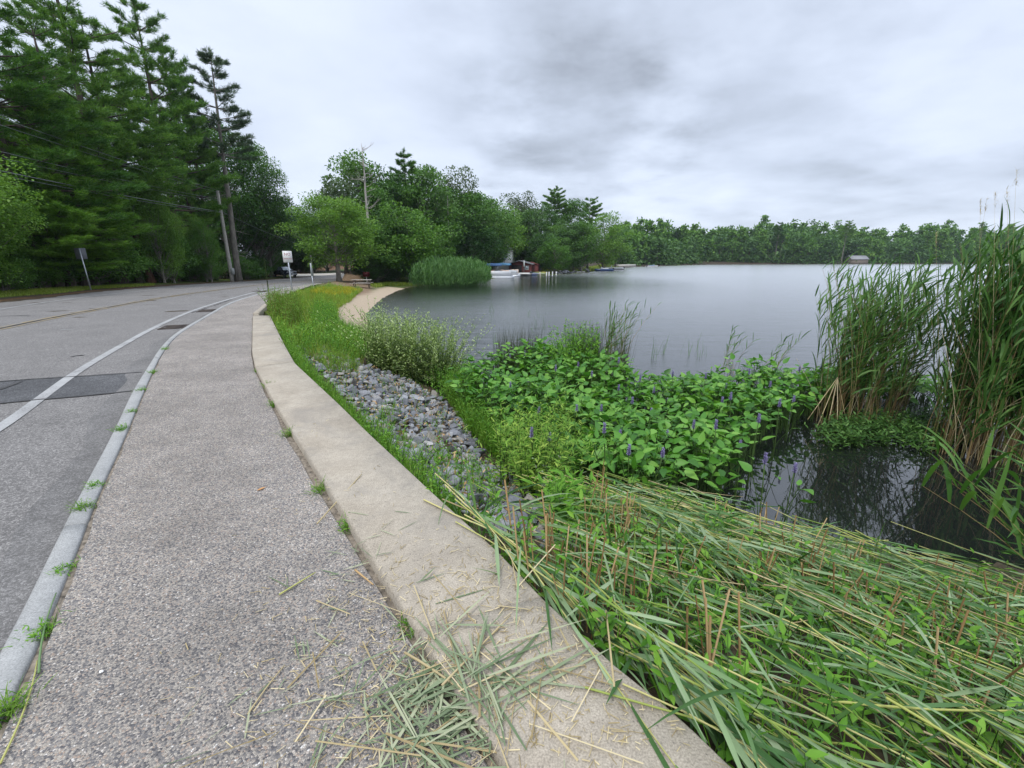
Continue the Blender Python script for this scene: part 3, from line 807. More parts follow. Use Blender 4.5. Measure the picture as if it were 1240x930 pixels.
# sparser meshes for trees beyond about 55 m
TREES['farOak'] = decid_mesh('oak', 14, .08, 5.0, 80, 13000, .34, mat=LEAF)
TREES['farOakD'] = decid_mesh('oak', 14, .08, 4.6, 70, 12000, .34, mat=LEAF_D)
TREES['farLight'] = decid_mesh('maple', 12, .06, 4.6, 70, 12000, .32, mat=LEAF_L)
TREES['farGrey'] = decid_mesh('birch', 14, .10, 4.0, 64, 8500, .32, mat=LEAF_G, lump=.45)
TREES['farPine'] = pine_mesh('pine', 18, .12, 4.6, 1, .42, .07, tuft=8)
TREES['farPineTall'] = pine_mesh('pine', 22, .55, 4.2, .8, .42, .08, irregular=.5, tuft=8, bark=BARK_GREY, stubs=6, top=.5)

def plant_tree(kind, x, y, H, wid=1.0, label='', name='tree', cat='tree', group=None, rz=None, z=None):
    tm, cm, H0 = TREES[kind]
    o = empty(name, (x, y, (tz(x, y) if z is None else z) - .05), rng.uniform(0, 6.28) if rz is None else rz, label, cat, group)
    k = H / H0; o.scale = (k * wid, k * wid, k)
    for nm, me in (('trunk', tm), ('crown', cm)):
        c = bpy.data.objects.new(nm, me); COL.objects.link(c); c.parent = o
    return o
def tree_px(kind, ut, vt, y, label, name='tree', wid=1.0, group=None, rz=None, cat='tree', off=None):
    while off and AT(ut, vt, y)[0] > np.interp(y, road_left[:, 1], road_left[:, 0]) - off: y += .5
    p = AT(ut, vt, y); z = tz(p[0], y); H = p[2] - z
    tm, cm, H0 = TREES[kind]; wid = wid / (H / H0) ** .6
    return plant_tree(kind, p[0], y, H, wid, label, name, cat, group, rz)

BW = 'trees of the roadside wood'
for a in [
    ('pineB', 52, -75, 25, "huge dark pine at the left edge whose top leaves the frame", 'pine_tree', 1.15),
    ('pineA', -60, -60, 22, "dark pine beyond the left frame edge, only its boughs showing", 'pine_tree', 1.1),
    ('pineA', 158, -6, 35, "tallest dark pine with a narrow spire above the roadside wood", 'pine_tree', 1.1),
    ('pineC', 40, 92, 29, "bright green pine with flat layered boughs left of the leaning trunk", 'pine_tree', 1.0),
    ('pineB', 95, 14, 38, "dark pine between the frame-topping pine and the narrow spire", 'pine_tree', 1.1),
    ('pineB', 216, 78, 41, "dark pine with a ragged top just left of the thin bare-trunked pine", 'pine_tree', .72),
    ('pineA', 192, 52, 44, "dark pine shouldering the right side of the tallest spire", 'pine_tree', .82),
    ('pineC', 20, 90, 27, "mid green pine with layered boughs low at the left edge", 'pine_tree', 1.0),
    ('oakA', 290, 172, 66, "broad dark oak standing right behind the utility pole", 'oak_tree', 1.1),
    ('oakB', 314, 226, 68, "rounded oak forming the right end of the roadside wood", 'oak_tree', 1.1),
    ('oakA', 255, 150, 68, "dark oak filling the gap behind the bare-trunked pine", 'oak_tree', 1.1),
    ('near', -75, 190, 17.5, "bright green leafy tree reaching in at the left edge", 'maple_tree', 1.0),
    ('near', -150, 130, 19.5, "leafy tree mostly outside the left frame edge, leaves reaching in", 'maple_tree', 1.2),
    ('pineC', 30, 190, 21.5, "young light green pine low down in front of the wood", 'pine_tree', 1.15),
]:
    tree_px(a[0], a[1], a[2], a[3], a[4], a[5], a[6], off=1.3 if a[0] == 'pineTall' else (4.2 if a[2] < 30 else 3.4))
p = GT(289, 340.8); plant_tree('pineTall', p[0], p[1], AT(262, 60, p[1])[2] - p[2], 1.0, "thin tall pine with long bare trunk beside the utility pole", 'pine_tree', rz=0.0)
# red leaning trunk: placed by its foot
p = GT(184, 342.5); plant_tree('pineRed', p[0], p[1], 14.5, 1.0, "leaning pine with thick reddish bare trunk and broken branch stubs", 'pine_tree', rz=0.1)
p = GT(84, 347); plant_tree('pineB', p[0] - .5, p[1] + 2.5, 17, 1.0, "dark pine with thick trunk behind the leaning grey signpost", 'pine_tree')
# the depth of the wood behind
k = 0
for row, (dx, n) in enumerate(((7.5, 11), (13, 11), (20, 10))):
    for i in range(n):
        y = 19 + i * (5.2 + row * .9) + rng.uniform(-1.5, 1.5)
        d_ = np.interp(y, road_left[:, 1], road_left[:, 0]); x = d_ - dx + rng.uniform(-1.6, 1.6)
        ub = 620 + FPX * x / (y * math.cos(PITCH) + 1.7 * math.sin(PITCH))
        if 248 < ub < 305 and y < 66: x -= 9; y += 12
        kind = rng.choice(['pineA', 'pineB', 'pineC', 'oakB', 'oakA']) if y < 48 else rng.choice(['farPine', 'farOakD', 'farOak'])
        H = (11.5 + row * 1.0 + rng.uniform(-1.5, 1.0)) if y < 42 else (10.5 + row * .8 + rng.uniform(-1.5, .5))
        pine = 'ine' in kind
        plant_tree(kind, x, y, H, 1.15, "dark pine in the depth of the roadside wood" if pine else "dark leafy tree in the depth of the roadside wood", 'pine_tree' if pine else 'oak_tree', 'tree', 'pines in the depth of the roadside wood' if pine else 'leafy trees in the depth of the roadside wood')
# slim understorey trunks
for (u, v, H, lab) in [(205, 344, 8.5, "slim pale sapling trunk right of the leaning reddish pine"), (216, 343.5, 7.6, "second slim pale sapling right of the leaning reddish pine"), (256, 342, 6.5, "slim sapling left of the utility pole foot"), (262, 342.5, 6.0, "slim dark sapling just left of the utility pole")]:
    p = GT(u, v); plant_tree('near', p[0] - .8, p[1] + .6, H, .55, lab, 'sapling')
for (u, v, kind, H, w, lab, nm) in [
    (38, 352, 'shrub', 2.1, 1.0, "dark green bush at the back edge of the lawn", 'bush'), (82, 346, 'shrubL', 1.15, .9, "small round light green bush behind the leaning signpost", 'bush'),
    (0, 357, 'shrub', 1.7, 1.2, "dark bush at the left edge beside the lawn", 'bush'), (125, 344, 'shrub', 2.0, 1.2, "dark understorey bush between signpost and leaning pine", 'bush'),
    (160, 343, 'shrub', 1.9, 1.2, "dark understorey bush just left of the leaning pine foot", 'bush'), (210, 343, 'shrubL', 2.8, .85, "mid green bush in front of the slim saplings", 'bush'),
    (238, 342, 'shrub', 3.0, .9, "tall leafy bush halfway to the utility pole", 'bush'), (262, 341.5, 'shrub', 1.6, .9, "low dark bush left of the utility pole", 'bush'),
    (306, 339.6, 'shrub', 3.0, 1.0, "dark bush right of the bare-trunked pine", 'bush'), (316, 338.5, 'shrub', 3.4, 1.0, "dark bush left of the parked pickup", 'bush')]:
    p = GT(u, v); plant_tree(kind, p[0] - 1.4, p[1] + 1.3, H, w, lab, nm, 'bush')
for i, (u, y) in enumerate([(200, 43), (150, 36), (100, 31), (60, 28), (240, 48), (280, 52), (300, 58), (322, 68), (20, 25), (175, 40), (345, 98), (362, 102), (380, 99), (322, 88)]):
    p = AT(u, 320, y)
    while p[0] > np.interp(y, road_left[:, 1], road_left[:, 0]) - 4.5: y += 1; p = AT(u, 320, y)
    plant_tree('shrub', p[0] - 1, y + 1, rng.uniform(3.2, 4.6), 1.3, "dark underbrush shrub in the shade of the roadside wood", 'bush', 'bush', 'underbrush of the roadside wood')

# trees along the far bend and the left shore
SH = [
    ('farOakD', 340, 250, 96, "dark tree behind the parked pickup", 'oak_tree', 1.1), ('farOak', 356, 258, 102, "dark tree right behind the small white sign", 'oak_tree', 1.1),
    ('farOakD', 372, 264, 100, "dark tree behind the thin second utility pole", 'oak_tree', 1.1), ('farOak', 390, 262, 112, "dark leafy tree where the road disappears", 'oak_tree', 1.2),
    ('farOakD', 412, 250, 118, "dark tree closing the end of the road", 'oak_tree', 1.2), ('farOak', 352, 272, 106, "lower dark tree right behind the parked pickup", 'oak_tree', 1.0),
    ('farOakD', 322, 262, 90, "dark roadside tree just left of the pickup", 'oak_tree', 1.0),
    ('farGrey', 408, 214, 64, "loose grey green tree behind the roadside tree with the visible trunk", 'birch_tree', 1.0), ('farOak', 430, 194, 70, "broad pale green tree behind the dead snag", 'oak_tree', 1.1),
    ('farOakD', 468, 205, 72, "dark round tree right of the dead snag", 'oak_tree', 1.0), ('farPine', 488, 180, 74, "dark pine whose tip tops the middle group of trees", 'pine_tree', .95),
    ('farOak', 512, 208, 74, "leafy tree right of the tip-topped pine", 'oak_tree', 1.0), ('farGrey', 543, 206, 86, "wispy pale tree with thin top over the reed bed", 'birch_tree', .9),
    ('farOakD', 528, 232, 78, "dark tree behind the pale dead branches", 'oak_tree', 1.0), ('farLight', 492, 250, 60, "bright leafy tree by the grassy end of the beach", 'maple_tree', .95),
    ('farLight', 525, 288, 63, "low round light green tree behind the reed bed", 'maple_tree', .85), ('farOak', 558, 233, 84, "mid green tree above the right half of the reed bed", 'oak_tree', 1.0),
    ('farOak', 582, 239, 92, "mid green tree left of the white house", 'oak_tree', 1.0), ('farOakD', 570, 267, 80, "dark low tree beside the pontoon boat", 'oak_tree', .8),
    ('farLight', 602, 251, 104, "light green tree behind the white house", 'maple_tree', .9), ('farGrey', 628, 236, 118, "pale loose-crowned tree behind the red boathouse", 'birch_tree', 1.0),
    ('farOakD', 640, 255, 112, "dark tree right of the pale loose crown", 'oak_tree', .9), ('farPineTall', 672, 229, 124, "tall pine with long pale bare trunk on the point", 'pine_tree', 1.0),
    ('farPineTall', 715, 241, 134, "second tall pine with tufted top on the point", 'pine_tree', 1.0), ('farOakD', 656, 249, 118, "dark tree left of the tall bare-trunked pine", 'oak_tree', .9),
    ('farOak', 692, 245, 126, "leafy tree between the two tall pines", 'oak_tree', .9), ('farLight', 733, 259, 128, "large round light green tree at the tip of the point", 'maple_tree', 1.0),
    ('farOak', 706, 271, 114, "round dark tree at the water on the point", 'oak_tree', .8), ('farOakD', 688, 269, 112, "dark low tree below the first tall pine", 'oak_tree', .8),
    ('farLight', 672, 287, 101, "small bright green tree by the dock posts", 'maple_tree', .75), ('farOakD', 655, 283, 104, "small dark tree above the kayaks", 'oak_tree', .8),
    ('farOak', 615, 272, 108, "leafy tree overhanging the white house", 'oak_tree', .8), ('farOakD', 596, 277, 96, "dark leafy tree left of the white house wall", 'oak_tree', .7),
    ('farOak', 450, 232, 66, "mid green tree under the dead snag", 'oak_tree', .9), ('farOakD', 468, 262, 61, "dark tree behind the picnic table", 'oak_tree', .9),
    ('farOak', 452, 275, 57.5, "dark leafy tree overhanging the picnic table", 'oak_tree', .9), ('farOakD', 446, 305, 56, "low dark bush behind the picnic table", 'bush', .8), ('farOakD', 478, 308, 59, "low dark bush at the back of the beach", 'bush', .8),
    ('farOakD', 545, 305, 78, "low dark bush behind the middle of the reed bed", 'bush', .8), ('farOak', 562, 287, 82, "low mid green bush behind the right end of the reed bed", 'bush', .8), ('farLight', 776, 294, 232, "small bright tree standing at the far beach wall", 'maple_tree', .8),
    ('farOakD', 748, 277, 165, "dark tree behind the tip of the point", 'oak_tree', .9)]
for a in SH: tree_px(a[0], a[1], a[2], a[3], a[4], a[5], a[6] * (1.22 if 540 < a[1] < 780 and 'Tall' not in a[0] else 1), cat='bush' if a[5] == 'bush' else 'tree')
# roadside tree with its trunk in the open
p = GR(411, 342.5, -.2); plant_tree('light', p[0], p[1], AT(420, 240, p[1])[2] - p[2], 1.22, "spreading light green tree with visible trunk at the roadside", 'maple_tree', z=tz(p[0], p[1]))
k = 0
for i in range(44):
    y = rng.uniform(84, 150)
    x = rng.uniform(-34, 12 + (y - 84) * .35)
    if y < 95 and x > -14: y += 22
    if np.interp(y, road_left[:, 1], road_left[:, 0]) - 2 < x < np.interp(y, road_right[:, 1], road_right[:, 0]) + 3: x += 13
    X_ = np.array([[x, y]])
    if poly_sd(lake_poly, X_)[0] > -3: continue
    kind = rng.choice(['farOakD', 'farOak', 'farPine'])
    u_ = 620 + x / y * FPX; vmin = np.interp(u_, [400, 490, 560, 640, 760], [205, 200, 240, 262, 285])
    H = min(13, max(6, AT(u_, vmin + rng.uniform(5, 35), y)[2] - tz(x, y)))
    plant_tree(kind, x, y, H, 1.1, "dark pine in the depth of the wood on the left shore" if kind == 'farPine' else "dark leafy tree in the depth of the wood on the left shore",
               'pine_tree' if kind == 'farPine' else 'oak_tree', 'tree', 'pines in the depth of the left shore wood' if kind == 'farPine' else 'leafy trees in the depth of the left shore wood')

# dead trees
def snag(name, u, vfoot, vt, ut, y, label, rad=.2, branches=14, bl=2.2, bz=.35):
    p = AT(ut, vt, y); z0 = tz(p[0], y); H = p[2] - z0
    o = empty(name, (p[0], y, z0), 0, label, 'dead tree')
    mb = MB(); zz = np.linspace(0, H, 10); wx = np.cumsum(rng.normal(size=10)) * .05
    mb.tube(np.stack([wx, wx * .3, zz], 1), rad * (1 - zz / H) ** .8 + .02, 8); mb.build('trunk', BARK_DEAD, o)
    for i in range(branches):
        zq = rng.uniform(bz, .97) * H; az_ = rng.uniform(0, 6.28); b = bl * (1.1 - zq / H * .7) * rng.uniform(.4, 1.2); q = np.linspace(0, 1, 6)
        P = np.stack([np.interp(zq, zz, wx) + np.cos(az_) * b * q, np.sin(az_) * b * q + 0 * q, zq + b * (.25 * q + .25 * q * q + rng.normal() * .1 * np.sin(q * 5))], 1)
        bm_ = MB(); bm_.tube(P, .035 * (1 - q) + .012, 4)
        for j in range(3):
            s_ = rng.uniform(.4, .9); b0 = np.array([np.interp(s_, q, P[:, i_]) for i_ in range(3)]); dd = unit(P[-1] - P[0] + rng.normal(size=3) * b * .6)
            bm_.tube(np.stack([b0, b0 + dd * b * .2, b0 + dd * b * .35 + np.array([0, 0, .08])]), [.015, .012, .006], 3, cap=False)
        bm_.build('branch', BARK_DEAD, o)
    return o
snag('dead_tree', 445, 340, 173, 438, 58, "bare grey dead tree snag rising behind the roadside tree", .24, 22, 3.0, .5)
snag('dead_tree', 540, 330, 238, 541, 74, "pale dead branches showing in the trees over the reed bed", .12, 10, 2.4, .35)

# the far-off wood round the lake: one mass
fw = MB(); fl = []
NF = 640
for i in range(NF):
    row = i % 5
    f = rng.random()
    if f < .86:
        u = rng.uniform(735, 1500); y = np.interp(u, [735, 790, 850, 1000, 1240, 1500], [190, 212, 272, 278, 312, 330]) + 4 + row * 9 + rng.uniform(-3, 3)
        x = (u - 620) / FPX * y * .985
    else:
        x = rng.uniform(380, 640); y = 330 + row * 9; u = x
    z = tz(x, y); H = rng.uniform(13.5, 17.5) + row * .8
    pine = rng.random() < .35
    H *= .86 + .20 * math.sin(u * .027 + 1.3) * math.sin(u * .0083) + rng.normal() * .12 + (.12 if pine else 0)
    if y < 240: H *= .82
    ncl = 17; rx = H * (.20 if pine else .27)
    if pine:
        t = rng.random(ncl * 2) ** .8; rr = rx * (1 - t) ** .7; a_ = rng.uniform(0, 6.28, ncl * 2)
        C = np.stack([np.cos(a_) * rr, np.sin(a_) * rr, H * (.06 + .94 * t)], 1); sz = np.array([1.5, 1.5, .5])
        if rng.random() < .4: k_ = rng.uniform(1.08, 1.25); H *= k_; C[:, 2] *= k_
    else:
        d = rdir(ncl, .2); C = np.stack([d[:, 0] * rx, d[:, 1] * rx, H * .52 + d[:, 2] * H * .46], 1); sz = np.array([1.9, 1.9, 1.4])
    per = 20 if row < 4 else 14
    P = np.repeat(C, per, 0) + rng.normal(size=(len(C) * per, 3)) * sz * .62 + np.array([x, y, z])
    nlf = len(P)
    V_, F_ = blades(P, rdir(nlf), rng.uniform(.9, 1.9, nlf), rng.uniform(.7, 1.3, nlf), .2, 2, 'diam', rng.uniform(-1, 1, nlf))
    fw.add(V_, F_, 0 if pine else (1 if rng.random() < .75 else 2))
    if row == 0:
        nb = 130; Pb = np.array([x, y - 2, z]) + np.stack([rng.normal(size=nb) * 4.5, rng.normal(size=nb) * 1.2, np.abs(rng.normal(size=nb)) * 2.2], 1)
        fw.add(*blades(Pb, rdir(nb), rng.uniform(.7, 1.3, nb), rng.uniform(.5, .9, nb), .2, 2, 'diam', rng.uniform(-1, 1, nb)), 1)
    fw.tube(np.array([[x, y, z - .3], [x, y, z + H * .7]]), [.25, .1], 5, 3, False)
o = fw.build('distant_wood', [NEEDLE, LEAF_D, LEAF, BARK_PINE]); tag(o, "unbroken dark green wood along the far shore of the lake", 'wood', kind='stuff')
for (u, v, y, kind, lab) in [(945, 270, 279, 'farPineTall', "flat-topped pine standing above the far shore wood left of the reeds"), (1028, 268, 283, 'farPineTall', "tall pine on the far shore above the reed clump"), (822, 276, 262, 'farPineTall', "thin pine on the far shore right of the point")]:
    tree_px(kind, u, v, y, lab, 'pine_tree', .9)

# ------------------------------------------------------------------ thin summer haze over the lake
m, nt = new_mat("haze_air"); N = NT(nt)
vol = N.n('ShaderNodeVolumePrincipled', {'Color': (.80, .88, 1.0, 1), 'Density': .00016, 'Anisotropy': .2})
oo = nt.nodes.new('ShaderNodeOutputMaterial'); nt.links.new(vol.outputs[0], oo.inputs['Volume'])
mb = MB(); mb.box((100, 400, 22), (2600, 2600, 58)); o = mb.build('haze', m); tag(o, "thin pale haze in the air over lake and wood", 'haze', kind='stuff')
# ------------------------------------------------------------------ plants by the water
M_PICK = leaf_mat("pickerelweed_leaf", [(.034, .118, .013), (.066, .20, .022), (.115, .28, .036), (.175, .35, .055)], .28, .34, .5, .6, 1.2)
M_SPIKE = leaf_mat("violet_flower", [(.20, .165, .36), (.31, .27, .50), (.42, .38, .60)], .2, .6, .2, .8, 3)
M_STALK = leaf_mat("green_stalk", [(.04, .085, .02), (.08, .14, .035)], .2, .5, .4, .6, 2)
M_REED = leaf_mat("reed_leaf", [(.028, .080, .016), (.060, .145, .028), (.12, .225, .055)], .3, .42, .4, .6, .8)
M_REEDSTEM = leaf_mat("reed_stem", [(.22, .14, .06), (.32, .215, .10), (.16, .20, .05)], .1, .5, .4, .8, 1)
M_CUTLEAF = leaf_mat("cut_reed_leaf", [(.055, .13, .040), (.135, .235, .088), (.29, .375, .22)], .2, .45, .35, .7, 1.5)
M_CUTSTEM = leaf_mat("cut_reed_stem", [(.18, .26, .05), (.36, .38, .10), (.52, .46, .21)], .08, .45, .4, .8, 1.5)
M_STUB = leaf_mat("reed_stubble", [(.22, .13, .055), (.38, .245, .11), (.54, .38, .20)], .05, .6, .3, .8, 2)
M_STRAW = leaf_mat("dry_straw", [(.26, .20, .10), (.40, .32, .17), (.56, .47, .29)], .1, .6, .3, .8, 3)
M_GRASS = leaf_mat("bank_grass", [(.055, .145, .014), (.115, .24, .026), (.195, .32, .05)], .32, .45, .35, .6, 1.2)
M_MEADOW = leaf_mat("meadow_grass", [(.115, .18, .024), (.205, .275, .040), (.34, .36, .085)], .34, .5, .3, .5, .35)
M_YELLOW = leaf_mat("yellow_ground_flower", [(.24, .24, .02), (.36, .33, .02), (.46, .39, .04)], .25, .6, .2, .7, 1)
M_WEED = leaf_mat("weed_leaf", [(.055, .165, .014), (.115, .275, .024), (.195, .37, .045)], .34, .42, .4, .6, 1.0)
M_GOLD = leaf_mat("yellow_green_leaf", [(.09, .205, .020), (.165, .31, .034), (.30, .42, .07)], .34, .45, .4, .6, 1.5)
M_SILV = leaf_mat("silvery_willow_leaf", [(.16, .25, .075), (.30, .40, .14), (.46, .54, .26)], .28, .5, .4, .6, 1.2)
M_SEDGE = leaf_mat("dark_sedge", [(.022, .035, .014), (.045, .065, .022), (.085, .085, .035)], .25, .5, .3, .7, 2)
M_RED = leaf_mat("reddish_weed_stem", [(.14, .05, .025), (.20, .11, .045), (.11, .13, .03)], .2, .5, .3, .7, 2)

def to3(X, dz=0.0): return np.column_stack([X, terrain(X[:, 0], X[:, 1]) + dz])
def grass(mb, X3, per, L_, W_, droop=.9, spread=.45, jit=.04, segs=3, mi=0, wind=(0, 0)):
    P = np.repeat(X3, per, 0) + rng.normal(size=(len(X3) * per, 3)) * np.array([jit, jit, 0])
    n = len(P); D = rdir(n, 0, spread); D[:, 2] = 0; D = D * spread + np.array([wind[0], wind[1], 1.0])
    l = L_ * rng.uniform(.45, 1.2, n)
    mb.add(*blades(P, D, l, W_ * rng.uniform(.6, 1.3, n), droop * rng.uniform(.3, 1.4, n), segs, 'grass', rng.uniform(-1, 1, n)), mi)
def leafy(mbs, mbl, X3, H, nleaf, lL, lW, lean=.25, start=.15, up=.35, droop=.7, sr=.004, segs=3, prof='leaf', fold=.25, ms=0, ml=0, tipk=.55):
    """upright leafy stems, leaves in a spiral up each"""
    n = len(X3); H = np.broadcast_to(np.asarray(H, float), (n,)) * rng.uniform(.7, 1.15, n); m = 6
    q = np.linspace(0, 1, m); a = rng.uniform(0, 6.28, n); le = np.abs(rng.normal(size=n)) * lean
    dx = np.stack([np.cos(a), np.sin(a), 0 * a], 1) * le[:, None]
    P = X3[:, None] + H[:, None, None] * (q[None, :, None] * np.array([0, 0, 1.0]) * 1.0 + (q ** 1.5)[None, :, None] * dx[:, None])
    mbs.add(*tubes(P, np.broadcast_to(sr * (1.1 - .8 * q), (n, m)), 3), ms)
    s = np.tile(np.linspace(start, 1, nleaf), n) ; i = np.repeat(np.arange(n), nleaf)
    s = np.clip(s + rng.normal(size=len(s)) * .03, 0, 1)
    B = X3[i] + H[i, None] * (s[:, None] * np.array([0, 0, 1.0]) + (s ** 1.5)[:, None] * dx[i])
    ang = a[i] + np.tile(np.arange(nleaf) * 2.4, n) + rng.normal(size=len(i)) * .4
    D = np.stack([np.cos(ang), np.sin(ang), up + .5 * s + rng.normal(size=len(i)) * .2], 1)
    k = (1 - (1 - tipk) * s) * rng.uniform(.7, 1.25, len(i))
    mbl.add(*blades(B, D, lL * k, lW * k, droop, segs, prof, rng.normal(size=len(i)) * .35, fold), ml)

# ---- riprap: angular broken stones on the slope under the wall
import bmesh
m, nt = new_mat("grey_riprap_stone"); N = NT(nt)
oc = N.n('ShaderNodeTexCoord').outputs['Object']; oi = N.n('ShaderNodeObjectInfo')
rv = N.n('ShaderNodeNewGeometry').outputs['Random Per Island']
f = N.math('FRACT', N.math('ADD', oi.outputs['Random'], rv))
c = N.ramp(f, [(0, (.11, .115, .125)), (.45, (.195, .20, .215)), (.75, (.29, .295, .305)), (.9, (.235, .21, .18)), (1, (.40, .395, .385))])
n1 = N.noise(oc, 9, 6, .65); n2 = N.noise(oc, 45, 4, .7)
c = N.mix(1.0, c, N.ramp(n1, [(.3, (.66, .66, .66)), (.7, (1.25, 1.25, 1.25))]), 'MULTIPLY')
c = N.mix(1.0, c, N.ramp(n2, [(.3, (.8, .8, .8)), (.7, (1.15, 1.15, 1.15))]), 'MULTIPLY')
p = N.n('ShaderNodeBsdfPrincipled', {'Base Color': c, 'Roughness': .85, 'Specular IOR Level': .3, 'Normal': N.bump(N.math('ADD', n1, N.math('MULTIPLY', n2, .4)), .6, .012)})
N.out(p.outputs[0]); STONE = m
def rock(flat=.7):
    bm = bmesh.new(); bmesh.ops.create_icosphere(bm, subdivisions=3, radius=.5)
    V = np.array([v.co[:] for v in bm.verts]); F = np.array([[v.index for v in f.verts] for f in bm.faces]); bm.free()
    for k in range(9):
        nrm = rdir(1)[0]; d = rng.uniform(.14, .34); h = V @ nrm - d
        V = V - np.maximum(h, 0)[:, None] * nrm
    V += rng.normal(size=V.shape) * .004
    V *= np.array([1.25, .95, flat]) * rng.uniform(.9, 1.1, 3)
    return V, F
ROCKS = [rock(rng.uniform(.55, .9)) for _ in range(12)]
RMESH = []
for V_, F_ in ROCKS:
    mb = MB(); mb.add(V_, F_); RMESH.append(mb.mesh('riprap_stone', STONE))
rip = GTP([(346, 420), (366, 434), (395, 456), (420, 487), (462, 530), (500, 566), (540, 604), (585, 640), (650, 668), (700, 662), (684, 615), (630, 578), (578, 556), (568, 522), (533, 485), (494, 461), (438, 443), (395, 416), (370, 412)])
X = sample_poly(rip, 8000); dw, _ = pl_dist(EDGE, X)
keep = []; cell = {}
for i, x in enumerate(X):
    mdist = rng.uniform(.085, .13)
    kx, ky = int(x[0] / .16), int(x[1] / .16)
    ok = all((x[0] - X[j][0]) ** 2 + (x[1] - X[j][1]) ** 2 > mdist ** 2 for a_ in (-1, 0, 1) for b_ in (-1, 0, 1) for j in cell.get((kx + a_, ky + b_), ()))
    if ok: cell.setdefault((kx, ky), []).append(i); keep.append(i)
Xr = X[keep]; order = np.argsort(np.hypot(Xr[:, 0], Xr[:, 1])); Xr = Xr[order]
zs = terrain(Xr[:, 0], Xr[:, 1]); sizes = rng.uniform(.105, .19, len(Xr)) * rng.choice([.6, .85, 1, 1.4], len(Xr))
rub = MB()
NBIG = 280
big = set(np.argsort(-(sizes / np.hypot(Xr[:, 0], Xr[:, 1])))[:NBIG].tolist())
for i, (x, z, s_) in enumerate(zip(Xr, zs, sizes)):
    k = rng.integers(0, 12); rot = (rng.normal() * .4, rng.normal() * .4, rng.uniform(0, 6.28))
    if i in big:
        o = bpy.data.objects.new('riprap_stone', RMESH[k]); COL.objects.link(o); o.location = (x[0], x[1], z + s_ * .18); o.rotation_euler = rot; o.scale = (s_,) * 3
        tag(o, "angular blue grey broken stone on the slope below the wall", 'stone', 'loose riprap stones on the slope below the wall')
    else:
        from mathutils import Euler
        M_ = np.array(Euler(rot).to_matrix()) * s_; rub.add(ROCKS[k][0] @ M_.T + np.array([x[0], x[1], z + s_ * .18]), ROCKS[k][1])
X2 = sample_poly(rip, 1500); z2 = terrain(X2[:, 0], X2[:, 1])
for x, z in zip(X2, z2):
    k = rng.integers(0, 12); s_ = rng.uniform(.035, .10); M_ = np.array(Euler((rng.normal(), rng.normal(), rng.uniform(0, 6.28))).to_matrix()) * s_
    rub.add(ROCKS[k][0] @ M_.T + np.array([x[0], x[1], z + s_ * .1]), ROCKS[k][1])
o = rub.build('riprap_rubble', STONE); tag(o, "smaller broken grey stone between and beyond the larger riprap stones", 'rubble', kind='stuff')
# dead leaves and bits caught among the stones
dl = MB(); X = sample_poly(rip, 1500); P = to3(X, .06); n = len(P)
dl.add(*blades(P, rdir(n, .1), rng.uniform(.03, .09, n), rng.uniform(.012, .03, n), .3, 2, 'diam', rng.uniform(-3, 3, n)))
o = dl.build('leaf_litter', M_STUB); tag(o, "dry brown leaves caught between the riprap stones", 'leaf litter', kind='stuff')

# ---- pickerelweed standing in the shallow water
pk_poly = np.array([L(u, v) for u, v in [(546, 500), (570, 478), (606, 462), (645, 455), (700, 452), (738, 470), (760, 490), (850, 490), (940, 480), (985, 488), (990, 505), (915, 545), (888, 585), (862, 640), (810, 655), (740, 640), (690, 610), (640, 575), (596, 530)]])
pl = MB(); ps = MB()
def pickerel(mbs, mbl, X3, H, per=4, s=1.0):
    n = len(X3); i = np.repeat(np.arange(n), per); nn = len(i)
    a = rng.uniform(0, 6.28, nn); out = rng.uniform(.05, .24, nn) * s; h = H[i] * rng.uniform(.62, 1.08, nn)
    top = X3[i] + np.stack([np.cos(a) * out, np.sin(a) * out, h], 1)
    q = np.linspace(0, 1, 5)
    B = X3[i] + rng.normal(size=(nn, 3)) * np.array([.03, .03, 0])
    P = B[:, None] * (1 - q)[None, :, None] + top[:, None] * q[None, :, None]
    P[:, :, :2] += (np.stack([np.cos(a), np.sin(a)], 1) * out[:, None])[:, None] * (-.35 * np.sin(q * math.pi))[None, :, None]
    mbs.add(*tubes(P, np.broadcast_to(.006 * s * (1.1 - .5 * q), (nn, 5)), 3))
    D = np.stack([np.cos(a) + rng.normal(size=nn) * .3, np.sin(a) + rng.normal(size=nn) * .3, rng.uniform(-.25, .95, nn)], 1)
    l = rng.uniform(.12, .21, nn) * s
    mbl.add(*blades(top, D, l, l * rng.uniform(.42, .66, nn), rng.uniform(.2, 1.1, nn), 4, 'heart', rng.normal(size=nn) * .45, .22))
X = sample_poly(pk_poly, 1500)
hh = .80 + .15 * np.sin(X[:, 0] * 1.9 + 1) * np.cos(X[:, 1] * 1.6) + .10 * sstep(9, 11, X[:, 1])
X3 = np.column_stack([X, np.full(len(X), LAKE - .02)])
X3[:, 2] = np.maximum(X3[:, 2], terrain(X[:, 0], X[:, 1]))
pickerel(ps, pl, X3, hh, 4)
o = ps.build('pickerelweed_stalks', M_STALK); tag(o, "crowded green stalks under the pickerelweed leaves", 'water plants', kind='stuff')
o = pl.build('pickerelweed_foliage', M_PICK); tag(o, "dense bed of glossy heart shaped pickerelweed leaves over the shallows", 'water plants', kind='stuff')
